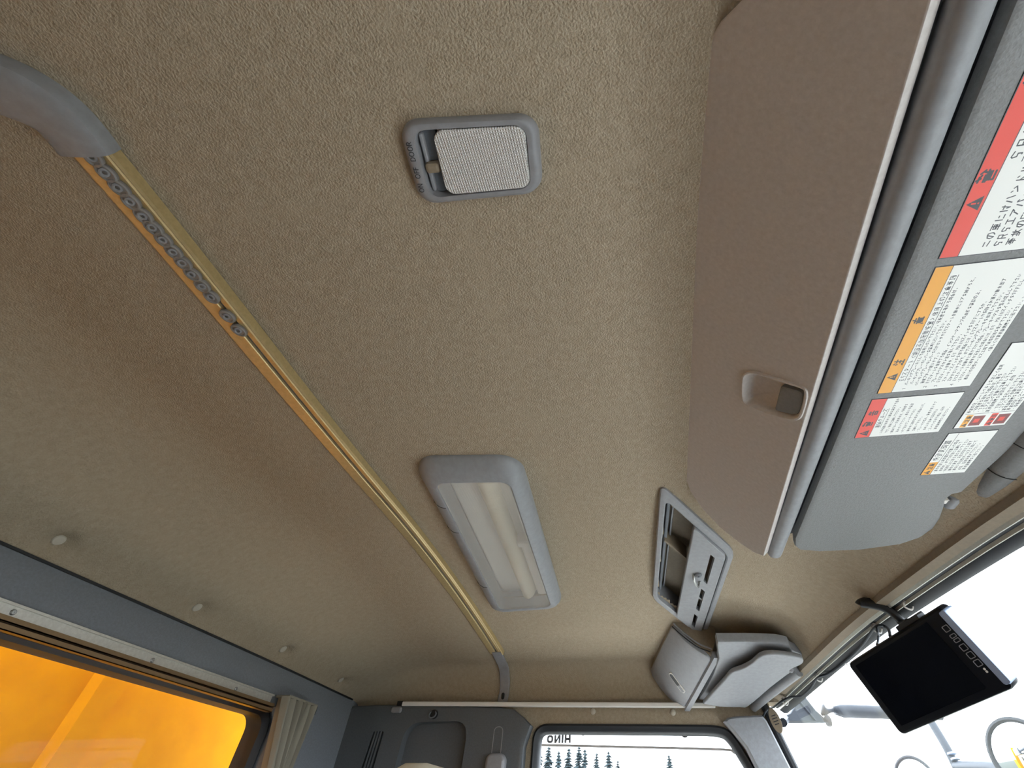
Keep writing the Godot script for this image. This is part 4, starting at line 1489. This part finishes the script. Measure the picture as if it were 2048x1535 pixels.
func make_passenger_visor() -> void:
	var t := thing("passenger_sun_visor", "light grey passenger sun visor with a wavy inner edge by the windscreen corner", "sun visor", Vector3(0.27, 1.87, -1.55))
	var f0 := rot_frame(on_far(1500, 1370), Vector3.RIGHT, Vector3(0, 0.149, 1))
	if f0.basis.z.y > 0: f0 = rot_frame(on_far(1500, 1370), Vector3.LEFT, Vector3(0, 0.149, 1))
	var inv := f0.affine_inverse()
	var outline := func(px: Array, off: float) -> PackedVector2Array:
		var r := PackedVector2Array()
		for p in px:
			var q := inv * on_far(p[0], p[1], off)
			r.push_back(Vector2(q.x, q.y))
		return r
	# backing moulding fixed to the roof
	var m := Shape.new()
	var b: PackedVector2Array = outline.call([[1438, 1296], [1500, 1296], [1560, 1298], [1583, 1303], [1588, 1312], [1612, 1322], [1605, 1340], [1580, 1356], [1520, 1405], [1500, 1415], [1425, 1412], [1398, 1411], [1412, 1392], [1428, 1362], [1440, 1330], [1436, 1302]], -0.012)
	slab(m, tf(f0), b, [[0.0, -0.05], [0.0, -0.034], [0.002, -0.029], [0.006, -0.027]])
	build(m, "backing", M.grey, t)
	m = Shape.new()
	var p: PackedVector2Array = outline.call([[1410, 1404], [1412, 1408], [1440, 1413], [1480, 1414], [1497, 1412], [1540, 1376], [1574, 1350], [1580, 1346], [1583, 1338], [1604, 1328], [1607, 1320], [1598, 1315], [1560, 1309], [1534, 1309], [1518, 1315], [1503, 1328], [1484, 1338], [1464, 1345], [1450, 1360]], 0.0)
	slab(m, tf(f0), smooth2(p, 3), [[0.002, -0.012], [0.0, -0.009], [0.0, -0.003], [0.001, -0.001], [0.003, 0.0]])
	build(m, "panel", M.grey, t)
	m = Shape.new()
	var q0 := on_far(1583, 1341)
	lathe(m, Transform3D(Basis(), q0 + Vector3(0, 0.004, 0)), [[0.005, -0.012], [0.007, -0.008], [0.007, 0.006], [0.0, 0.009]], 14)
	build(m, "pivot", M.lamp, t)
	m = Shape.new()
	tube(m, PackedVector3Array([on_far(1597, 1342, -0.012), on_far(1540, 1386, -0.012), on_far(1507, 1413, -0.012)]), 0.013, 12)
	build(m, "pivot_rod", M.grey, t)

# ---- monitor on the header
func make_monitor() -> void:
	var k := 0.917
	var c := []
	for p in [Vector3(0.384, 1.798, -1.109), Vector3(0.477, 1.825, -0.878), Vector3(0.529, 1.714, -0.89), Vector3(0.437, 1.687, -1.121)]: c.push_back(EYE + (p - EYE) * k)
	var mid: Vector3 = (c[0] + c[1] + c[2] + c[3]) / 4
	for i in 4: c[i] = mid + (c[i] - mid) * 1.03
	var w := (c[1] as Vector3).distance_to(c[0])
	var h := (c[3] as Vector3).distance_to(c[0])
	var n: Vector3 = (c[1] - c[0]).cross(c[0] - c[3]).normalized()
	if n.dot(EYE - mid) < 0: n = -n
	var fn := patch(c, w, h, n)
	var t := thing("monitor", "black flat monitor hanging from the windscreen header by a curved arm", "monitor", mid)
	var m := Shape.new()
	slab(m, fn, rr(w, h, 0.009, 6), [[0.004, -0.026], [0.0, -0.02], [0.0, -0.004], [0.0015, -0.001], [0.004, 0.0]])
	var case := build(m, "housing", M.bezel, t)
	m = Shape.new()
	slab(m, fn, rr(w * 0.78, h * 0.83, 0.002, 2, Vector2(-w * 0.045, h * 0.015)), [[0.0, -0.002], [0.0, 0.0003]])
	build(m, "screen", M.screen, t)
	# silver side trim
	m = Shape.new()
	slab(m, fn, rr(0.013, h * 0.9, 0.004, 3, Vector2(w * 0.5 - 0.004, 0)), [[0.001, -0.024], [0.0, -0.016], [0.0, -0.001], [0.001, 0.0008]])
	build(m, "side_trim", M.silver, t)
	var ys := [0.27, 0.175, 0.12, 0.03, -0.065, -0.16]
	for i in 6:
		m = Shape.new()
		var bh: float = h * (0.045 if i in [1, 2] else 0.075)
		var fr := rr(0.0105, bh, 0.0015, 2, Vector2(w * 0.425, h * ys[i]))
		frame(m, fn, fr, inset(ccw(fr.duplicate()), 0.0009), [[0.0, -0.0005], [0.0, 0.0008], [1.0, 0.0008], [1.0, -0.0005]])
		build(m, "button", M.lamp, case)
	for y in [-0.235, -0.265]:
		m = Shape.new()
		slab(m, fn, rr(0.003, 0.003, 0.001, 2, Vector2(w * 0.43, h * y)), [[0.0, -0.0005], [0.0, 0.0008]])
		build(m, "indicator", M.white, case)
	# arm from a scooped pocket in the lining
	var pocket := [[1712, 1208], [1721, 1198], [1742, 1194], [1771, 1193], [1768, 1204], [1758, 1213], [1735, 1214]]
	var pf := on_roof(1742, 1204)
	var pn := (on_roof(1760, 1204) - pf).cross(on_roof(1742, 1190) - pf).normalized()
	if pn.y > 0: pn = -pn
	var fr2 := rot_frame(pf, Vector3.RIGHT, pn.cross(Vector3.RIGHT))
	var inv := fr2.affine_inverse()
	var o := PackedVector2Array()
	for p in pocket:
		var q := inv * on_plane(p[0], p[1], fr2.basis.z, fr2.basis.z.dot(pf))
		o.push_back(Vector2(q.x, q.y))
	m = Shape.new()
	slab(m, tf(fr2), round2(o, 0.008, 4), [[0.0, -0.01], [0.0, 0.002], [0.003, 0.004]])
	build(m, "pocket_shade", M.black, t)  # flat black slab painted for the dark hollow of the pocket
	m = Shape.new()
	var top: Vector3 = fn.call(Vector3(w * 0.19, h * 0.5, -0.012))
	tube(m, smooth3([pf + Vector3(-0.02, 0.0, 0.0), on_y(1762, 1212, 1.878), on_y(1790, 1228, 1.862), on_y(1808, 1248, 1.842), top], 6), 0.0085, 12)
	build(m, "arm", M.black, t)
	m = Shape.new()
	slab(m, fn, rr(0.05, 0.014, 0.003, 3, Vector2(w * 0.2, h * 0.5)), [[0.0, -0.022], [0.0, -0.004]])
	build(m, "arm_clamp", M.black, t)
	# cables
	var cable := thing("monitor_cable", "thin grey cable running from the monitor along the windscreen header", "cable", on_y(1640, 1350, 1.845))
	m = Shape.new()
	var e0: Vector3 = fn.call(Vector3(-w * 0.02, h * 0.505, -0.012))
	tube(m, smooth3([e0, on_y(1775, 1255, 1.852), on_y(1752, 1252, 1.862), on_y(1725, 1288, 1.856), on_y(1693, 1320, 1.852), on_y(1660, 1345, 1.85), on_y(1636, 1354, 1.846), on_y(1622, 1374, 1.836), on_y(1606, 1389, 1.832), on_y(1598, 1392, 1.832), on_y(1583, 1393, 1.834), on_y(1566, 1400, 1.836), on_y(1549, 1412, 1.836), on_y(1540, 1416, 1.838), on_z(1533, 1420, ZL + 0.035), on_z(1526, 1432, ZL + 0.035)], 5), 0.0028, 8)
	build(m, "cable", M.mirror_arm, cable)
	m = Shape.new()
	var e1: Vector3 = fn.call(Vector3(-w * 0.17, h * 0.5, -0.012))
	tube(m, smooth3([e1, on_y(1757, 1275, 1.845), on_y(1755, 1262, 1.852), on_y(1752, 1252, 1.862)], 5), 0.0024, 8)
	build(m, "branch", M.mirror_arm, cable)
	var cn := ["beside the arm of the monitor", "holding the cable just above the monitor", "at the far upper corner of the monitor", "midway between monitor and front pillar", "nearest the front pillar"]
	var i := 0
	for p in [[1814, 1203, 1.872], [1753, 1251, 1.868], [1691, 1316, 1.862], [1637, 1350, 1.856], [1570, 1398, 1.843]]:
		var q := on_y(p[0], p[1], p[2])
		var cl := thing("cable_clip", "small cable clip on the windscreen header, " + cn[i], "clip", q, "cable clips on the windscreen header")
		m = Shape.new()
		m.box(q + Vector3(-0.008, -0.001, -0.008), q + Vector3(0.006, 0.004, 0.008))
		build(m, "base", M.runner, cl)
		m = Shape.new()
		tube(m, smooth3([q + Vector3(-0.006, 0, 0), q + Vector3(-0.008, -0.009, 0), q + Vector3(0.002, -0.014, 0), q + Vector3(0.008, -0.006, 0)], 4), 0.0016, 6)
		build(m, "hook", M.white, cl)
		i += 1
	# oval tag by the pillar
	var tq := on_z(1551, 1440, ZL + 0.05)
	m = Shape.new()
	var ov := PackedVector2Array()
	for a in 24: ov.push_back(Vector2(0.0145 * cos(TAU * a / 24), 0.031 * sin(TAU * a / 24)))
	var of := Transform3D(Basis(Vector3.UP, -0.25) * Basis(Vector3(0, 0, 1), 0.22), tq)
	var tg := thing("oval_tag", "oval grey tag hanging at the corner of the windscreen", "tag", tq)
	slab(m, tf(of), ov, [[0.0, -0.001], [0.0, 0.0005], [0.0005, 0.001]])
	build(m, "plate", M.tray_floor, tg)
	for a in 4:
		m = Shape.new()
		slab(m, tf(of), rr(0.016 - 0.002 * absf(a - 1.5), 0.0022, 0.0008, 2, Vector2(0, 0.012 - 0.007 * a)), [[0.0, 0.0], [0.0, 0.0014]])
		build(m, "print_line", M.ink, tg)

# ---- passenger side fittings
func make_left_fittings() -> void:
	var a := on_z(806, 1407, ZL + 0.03)
	var b := on_z(1430, 1409.5, ZL + 0.03)
	var m := Shape.new()
	sweep(m, PackedVector3Array([a, b]), PackedVector2Array([Vector2(-0.0058, -0.012), Vector2(0.0058, -0.012), Vector2(0.0062, 0.004), Vector2(0.004, 0.006), Vector2(-0.004, 0.006), Vector2(-0.0062, 0.004)]), Vector3(0, 0, 1))
	var r := thing("side_curtain_rail", "thin straight off-white curtain rail along the passenger side wall", "curtain rail", (a + b) / 2)
	build(m, "rail", M.white, r)
	m = Shape.new()
	m.box(a + Vector3(-0.02, -0.008, -0.025), a + Vector3(0.004, 0.008, 0.003))
	build(m, "end_stop", M.black, r)
	# coat hook: dark turning knob
	var q := on_z(868, 1428, ZL + 0.036)
	var h := thing("coat_hook", "round dark coat hook on the pillar trim below the side rail", "hook", q)
	m = Shape.new()
	lathe(m, Transform3D(Basis(), q), [[0.013, 0.0], [0.013, 0.006], [0.011, 0.009], [0.006, 0.010], [0.0, 0.010]], 20)
	build(m, "base", M.black, h)
	m = Shape.new()
	torus(m, Transform3D(Basis(Vector3.RIGHT, -0.5), q + Vector3(0, -0.002, 0.012)), 0.011, 0.0022, 20, 7)
	build(m, "ring", M.darkgrey, h)
	# corner clip at the rear end of the rail
	q = on_z(793, 1419, ZL + 0.04)
	m = Shape.new()
	slab(m, tf(Transform3D(Basis(), q)), rr(0.034, 0.016, 0.006, 4), [[0.0, -0.004], [0.0, 0.003], [0.003, 0.006]])
	tag(build(m, "corner_catch", M.lamp), "small grey catch in the rear corner under the side rail", "catch")
	# seat belt guide channel and cover
	q = on_z(995, 1480, ZL + 0.036)
	var s := thing("seat_belt_guide", "grey seat belt height guide on the pillar behind the passenger window", "belt guide", q)
	m = Shape.new()
	frame(m, tf(Transform3D(Basis(), q)), rr(0.030, 0.16, 0.013, 6, Vector2(0, -0.045)), rr(0.026, 0.156, 0.011, 6, Vector2(0, -0.045)), [[0.0, -0.002], [0.0, 0.0015], [1.0, 0.0015], [1.0, -0.002]])
	build(m, "channel", M.lamp, s)
	q = on_z(993, 1525, ZL + 0.036)
	m = Shape.new()
	slab(m, tf(Transform3D(Basis(), q)), rr(0.062, 0.10, 0.02, 6, Vector2(0, -0.028)), [[0.0, 0.0], [0.0, 0.014], [0.003, 0.02], [0.009, 0.023]])
	build(m, "cover", M.lamp, s)
	m = Shape.new()
	m.box(q + Vector3(-0.022, -0.5, 0.018), q + Vector3(0.022, -0.05, 0.021))
	build(m, "webbing", M.rubber, s)
	# push clips above the door window
	var k := 0
	for p in [[1186, 1422], [1346, 1424]]:
		q = on_z(p[0], p[1], ZL + 0.001)
		m = Shape.new()
		lathe(m, Transform3D(Basis(), q), [[0.0085, -0.002], [0.0085, 0.001], [0.006, 0.003], [0.0, 0.004]], 16)
		tag(build(m, "trim_button", M.button), ["small beige push button above the lettered end of the door window", "small beige push button above the front end of the door window"][k], "button", "push buttons above the door window")
		k += 1
	# clear rain shield outside the door window
	var z := ZL - 0.085
	var v := thing("rain_shield", "clear smoky rain shield with lettering along the top of the door window", "window visor", on_z(1250, 1480, z))
	var o := PackedVector2Array()
	for p in [[1060, 1446], [1460, 1446], [1505, 1475], [1530, 1540], [1497, 1540], [1484, 1518], [1466, 1503], [1440, 1498], [1250, 1493], [1075, 1489]]:
		var w := on_z(p[0], p[1], z)
		o.push_back(Vector2(w.x, w.y))
	m = Shape.new()
	slab(m, tf(Transform3D(Basis(), Vector3(0, 0, z))), o, [[0.0, -0.0015], [0.0, 0.0015]])
	build(m, "shield", M.acrylic, v)
	m = Shape.new()
	var rim := []
	for p in [[1075, 1489], [1250, 1493], [1440, 1498], [1466, 1503], [1484, 1518], [1497, 1540]]: rim.push_back(on_z(p[0], p[1], z))
	tube(m, smooth3(rim, 4), 0.0036, 6)
	build(m, "rolled_edge", M.runner, v)
	var ht := on_z(1119, 1477, z - 0.003)
	var lt := tf(Transform3D(Basis(Vector3.LEFT, Vector3.UP, Vector3.FORWARD), ht))
	m = Shape.new()
	var lh := 0.0105
	for sx in [[-0.034, 0.0, 0.0], [-0.020, 0.0, 0.0], [-0.010, 0.0, 0.0], [0.0, 0.0, 0.0], [0.014, 0.0, 0.0]]:
		slab(m, lt, PackedVector2Array([Vector2(sx[0] - 0.0034, -lh), Vector2(sx[0] + 0.0034, -lh), Vector2(sx[0] + 0.0034, lh), Vector2(sx[0] - 0.0034, lh)]), [[0.0, 0.0], [0.0, 0.001]])
	slab(m, lt, PackedVector2Array([Vector2(-0.033, -0.0034), Vector2(-0.021, -0.0034), Vector2(-0.021, 0.0034), Vector2(-0.033, 0.0034)]), [[0.0, 0.0], [0.0, 0.001]])
	slab(m, lt, PackedVector2Array([Vector2(0.0105, -lh), Vector2(0.0155, -lh), Vector2(0.0035, lh), Vector2(-0.0015, lh)]), [[0.0, 0.0], [0.0, 0.001]])
	frame(m, lt, rr(0.021, lh * 2, 0.008, 5, Vector2(0.0315, 0)), rr(0.0085, lh * 2 - 0.0125, 0.003, 5, Vector2(0.0315, 0)), [[0.0, 0.0], [0.0, 0.001], [1.0, 0.001], [1.0, 0.0]])
	build(m, "lettering", M.ink, v)
	for p in [[1166, 1462], [1369, 1466]]:
		var w := on_z(p[0], p[1], ZL - 0.03)
		m = Shape.new()
		torus(m, Transform3D(Basis(), w), 0.008, 0.0032, 14, 6)
		build(m, "fixing_hook", M.rubber, v)

# ---- seats: only the cover of the passenger head rest shows
func make_seats() -> void:
	for k in 2:
		var z := -1.2 if k == 0 else 0.12
		var top := 1.0
		if k == 0: top = 1.0
		var at := Vector3(-0.62, 0.4, z)
		var s := thing("cab_seat", ["grey passenger seat with a cream cover on its head rest", "grey driver seat under the roof lamp"][k], "seat", at)
		var m := Shape.new()
		slab(m, tf(Transform3D(Basis(Vector3.RIGHT, Vector3(0, 0, -1), Vector3.UP), at + Vector3(0.12, 0.32, 0))), rr(0.5, 0.5, 0.06), [[0.02, 0.0], [0.0, 0.03], [0.0, 0.1], [0.02, 0.13], [0.05, 0.14]])
		build(m, "cushion", M.seat, s)
		m = Shape.new()
		slab(m, tf(Transform3D(Basis(Vector3.RIGHT, -0.0) * Basis(Vector3(0, 0, -1), Vector3.UP, Vector3.RIGHT), at + Vector3(-0.2, 0.72, 0))), rr(0.48, 0.56, 0.08), [[0.02, 0.0], [0.0, 0.03], [0.0, 0.09], [0.03, 0.13]])
		build(m, "backrest", M.seat, s)
		m = Shape.new()
		slab(m, tf(Transform3D(Basis(Vector3.RIGHT, Vector3(0, 0, -1), Vector3.UP), at + Vector3(0.1, 0.0, 0))), rr(0.4, 0.4, 0.03), [[0.0, 0.0], [0.0, 0.3], [0.02, 0.32]])
		build(m, "pedestal", M.black, s)
		if k == 0:
			var hr := on_z(853, 1556, z)
			m = Shape.new()
			slab(m, tf(Transform3D(Basis(Vector3(0, 0, -1), Vector3.UP, Vector3.RIGHT), Vector3(hr.x - 0.06, hr.y - 0.11, z))), rr(0.26, 0.26, 0.07, 8), [[0.04, 0.0], [0.012, 0.014], [0.0, 0.04], [0.0, 0.08], [0.012, 0.106], [0.04, 0.12]])
			build(m, "head_rest", M.cream, s)
			for dz in [-0.053, 0.053]:
				m = Shape.new()
				tube(m, PackedVector3Array([Vector3(hr.x - 0.004, at.y + 0.95, z + dz), Vector3(hr.x - 0.004, hr.y - 0.2, z + dz)]), 0.007, 10)
				build(m, "head_rest_post", M.steel, s)

# ---- outside
func make_outside() -> void:
	var m := Shape.new()
	m.box(Vector3(-60, -1.05, -90), Vector3(60, -0.95, 60))  # unseen far ground made dark so little light reaches the rear
	struct(build(m, "ground", M.field), "dark rough field, unseen, added to keep light off the rear lining", "ground")
	m = Shape.new()
	m.box(Vector3(-6, -0.96, -4.8), Vector3(4.1, -0.93, 6))  # pale slab added out of view, bounces daylight up to the lining
	struct(build(m, "added_yard", M.ground), "pale concrete slab, unseen, added to bounce daylight onto the roof lining", "ground")
	# yellow body behind the cab
	var b := thing("truck_body", "bright yellow steel truck body standing behind the rear window", "truck body", Vector3(-1.42, 1.0, ZC))
	m = Shape.new()
	m.box(Vector3(-1.52, -0.1, -1.95), Vector3(-1.42, 2.3, 0.85))
	build(m, "front_plate", M.yellow, b)
	for z in [-1.9, on_x(185, 1430, -1.4).z, 0.05, 0.8]:
		m = Shape.new()
		sweep(m, PackedVector3Array([Vector3(-1.42, -0.1, z), Vector3(-1.42, 2.3, z)]), PackedVector2Array([Vector2(-0.045, 0.0), Vector2(-0.035, 0.025), Vector2(0.035, 0.025), Vector2(0.045, 0.0)]), Vector3.RIGHT)
		build(m, "rib", M.yellow, b)
	for z in [-1.95, 0.78]:
		m = Shape.new()
		m.box(Vector3(-4.0, -0.1, z), Vector3(-1.52, 1.6, z + 0.07))
		build(m, "side_plate", M.yellow, b)
	# mirror bracket outside the windscreen corner
	var zb := -2.02
	var br := thing("mirror_bracket", "blue-grey triangular mirror bracket outside the windscreen corner", "mirror bracket", on_z(1600, 1430, zb))
	var o := PackedVector2Array()
	for p in [[1590, 1384], [1600, 1380], [1610, 1392], [1632, 1420], [1650, 1436], [1660, 1437], [1660, 1441], [1652, 1443], [1566, 1443], [1568, 1431], [1580, 1425], [1590, 1410], [1594, 1396]]:
		var w := on_z(p[0], p[1], zb)
		o.push_back(Vector2(w.x, w.y))
	m = Shape.new()
	slab(m, tf(Transform3D(Basis(), Vector3(0, 0, zb))), o, [[0.002, -0.03], [0.0, -0.024], [0.0, 0.0], [0.003, 0.004]])
	build(m, "plate", M.mirror_arm, br)
	m = Shape.new()
	tube(m, PackedVector3Array([on_z(1600, 1402, zb + 0.008), on_z(1632, 1440, zb + 0.008)]), 0.0035, 6)
	build(m, "stiffening_rib", M.mirror_arm, br)
	m = Shape.new()
	tube(m, PackedVector3Array([on_z(1572, 1437, zb - 0.01), Vector3(0.37, 1.8, -1.79)]), 0.012, 8)
	build(m, "foot", M.mirror_arm, br)
	m = Shape.new()
	tube(m, smooth3([on_z(1648, 1433, zb), on_z(1656, 1440, zb), on_z(1659, 1452, zb)], 4), [0.012, 0.013, 0.014, 0.014, 0.013, 0.012, 0.011, 0.010, 0.006], 10)
	build(m, "clamp_lever", M.mirror_arm, br)
	m = Shape.new()
	tube(m, smooth3([on_z(1642, 1417, zb), on_z(1652, 1421, zb), on_z(1664, 1420, zb), on_z(1672, 1419, zb)], 4), [0.012, 0.017, 0.019, 0.015, 0.012, 0.009, 0.007, 0.006, 0.006, 0.007, 0.009, 0.01, 0.011], 10)
	build(m, "ball_joint", M.mirror_arm, br)
	m = Shape.new()
	tube(m, PackedVector3Array([on_z(1668, 1420, zb), on_z(1684, 1421, zb), on_z(1780, 1424, zb), on_z(1880, 1426, zb)]), [0.012, 0.019, 0.019, 0.019], 12)
	build(m, "stay", M.mirror_arm, br)
	# mirror pole and the two round mirrors on it
	var xp := 1.25
	var pole := thing("mirror_pole", "curved grey mirror pole behind the monitor outside the windscreen", "mirror pole", on_x(1900, 1500, xp))
	m = Shape.new()
	tube(m, smooth3([on_x(1845, 1400, xp), on_x(1856, 1432, xp), on_x(1868, 1452, xp), on_x(1893, 1494, xp), on_x(1912, 1532, xp), on_x(1930, 1570, xp)], 5), 0.017, 12)
	build(m, "pole", M.mirror_arm, pole)
	for p in [[1904, 1506], [1911, 1517]]:
		m = Shape.new()
		var q := on_x(p[0], p[1], xp)
		var d := (on_x(1912, 1532, xp) - on_x(1893, 1494, xp)).normalized()
		tube(m, PackedVector3Array([q - d * 0.003, q + d * 0.003]), 0.0182, 12)
		build(m, "band", M.silver, pole)
	m = Shape.new()
	tube(m, smooth3([on_x(1914, 1533, xp), on_x(1950, 1533, xp), on_x(1990, 1535, xp), on_x(2010, 1545, xp)], 4), 0.02, 10)
	build(m, "cross_arm", M.mirror_arm, pole)
	for k in 2:
		var c := on_x([1834, 2052][k], [1562, 1512][k], xp + 0.02)
		var rad: float = [0.105, 0.115][k]
		var mr := thing("convex_mirror", ["round convex mirror below the monitor outside the windscreen", "round convex mirror reflecting the yellow truck"][k], "mirror", c)
		var nn := (EYE - c).normalized().lerp(Vector3(-1, 0.0, 0.35).normalized(), 0.5).normalized()
		var f := rot_frame(c, Vector3.UP.cross(nn), Vector3.UP)
		f = Transform3D(Basis(Vector3.UP.cross(nn).normalized(), nn.cross(Vector3.UP.cross(nn)).normalized(), nn), c)
		m = Shape.new()
		lathe(m, f, [[0.0, -0.05], [rad * 0.6, -0.045], [rad * 0.95, -0.015], [rad, 0.0], [rad * 0.985, 0.008], [rad * 0.92, 0.011], [rad * 0.87, 0.008], [rad * 0.86, 0.002]], 32)
		build(m, "shell", M.black, mr)
		m = Shape.new()
		var pr := []
		for i in 9:
			var a := i / 8.0
			pr.push_back([rad * 0.87 * (1.0 - a), 0.004 + 0.018 * (1.0 - pow(1.0 - a, 2.0))])
		lathe(m, f, pr, 32)
		build(m, "glass", M.mirror, mr)
	# firs beyond the yard
	var fir := mat(c8(30, 46, 50), 0.95)
	var spots := [[1080, 1492, 22, 1.1], [1098, 1487, 27, 1.5], [1118, 1495, 19, 0.9], [1138, 1490, 24.5, 1.3], [1158, 1487, 31, 1.6], [1170, 1492, 21, 1.0], [1193, 1500, 28, 1.3], [1217, 1496, 23, 1.1], [1235, 1516, 35, 1.5], [1337, 1504, 26, 1.3]]
	var kinds := ["slim blue-green fir at the lettered end of the door window view", "tall blue-green fir standing second in the thick clump", "narrow blue-green fir between two taller ones in the clump", "broad blue-green fir in the middle of the thick clump", "tall pointed blue-green fir beside the broad one", "wide blue-green fir at the loose side of the clump", "short rounded blue-green fir next to the clump", "slender blue-green fir standing clear of the clump", "lowest blue-green fir at the end of the row", "single blue-green fir standing far apart from the row"]
	for i in spots.size():
		var s: Array = spots[i]
		var tip := on_z(s[0], s[1], -float(s[2]))
		fir_tree(Vector3(tip.x, -0.95, tip.z), tip.y + 0.95, s[3], fir, kinds[i], i)

func fir_tree(at: Vector3, hgt: float, wide: float, mt: Material, label: String, k: int) -> void:
	var r := RandomNumberGenerator.new()
	r.seed = 100 + k
	var t := thing("fir_tree", label, "tree", at, "firs beyond the yard")
	var m := Shape.new()
	tube(m, PackedVector3Array([at, at + Vector3(0, hgt * 0.6, 0), at + Vector3(0, hgt * 0.98, 0)]), [0.09, 0.05, 0.012], 7)
	build(m, "trunk", M.bark, t)
	m = Shape.new()
	var layers := 44
	for l in layers:
		var f := float(l) / layers
		var y := at.y + hgt * lerpf(0.22, 0.99, f)
		var rad := (0.85 * pow(1.0 - f, 0.8) + 0.05) * wide * r.randf_range(0.8, 1.15)
		var n := 16 if f < 0.8 else 8
		for b in n:
			if r.randf() < 0.12: continue
			var a := TAU * (b + r.randf()) / n
			var len := rad * r.randf_range(0.6, 1.1)
			var dir := Vector3(cos(a), 0, sin(a))
			var side := Vector3(-sin(a), 0, cos(a))
			var p0 := Vector3(at.x, y, at.z)
			var tip := p0 + dir * len + Vector3(0, -len * r.randf_range(0.15, 0.45), 0)
			var mid := p0.lerp(tip, 0.55)
			var sw := len * 0.28
			var up := Vector3(0, 0.05 + len * 0.06, 0)
			m.tri(p0 + up, mid + side * sw, tip)
			m.tri(p0 + up, tip, mid - side * sw)
			m.tri(p0 - up, tip, mid + side * sw)
			m.tri(p0 - up, mid - side * sw, tip)
			m.tri(p0 + up, mid - side * sw, p0 - up)
			m.tri(p0 + up, p0 - up, mid + side * sw)
	build(m, "foliage", mt, t, true, 10.0)
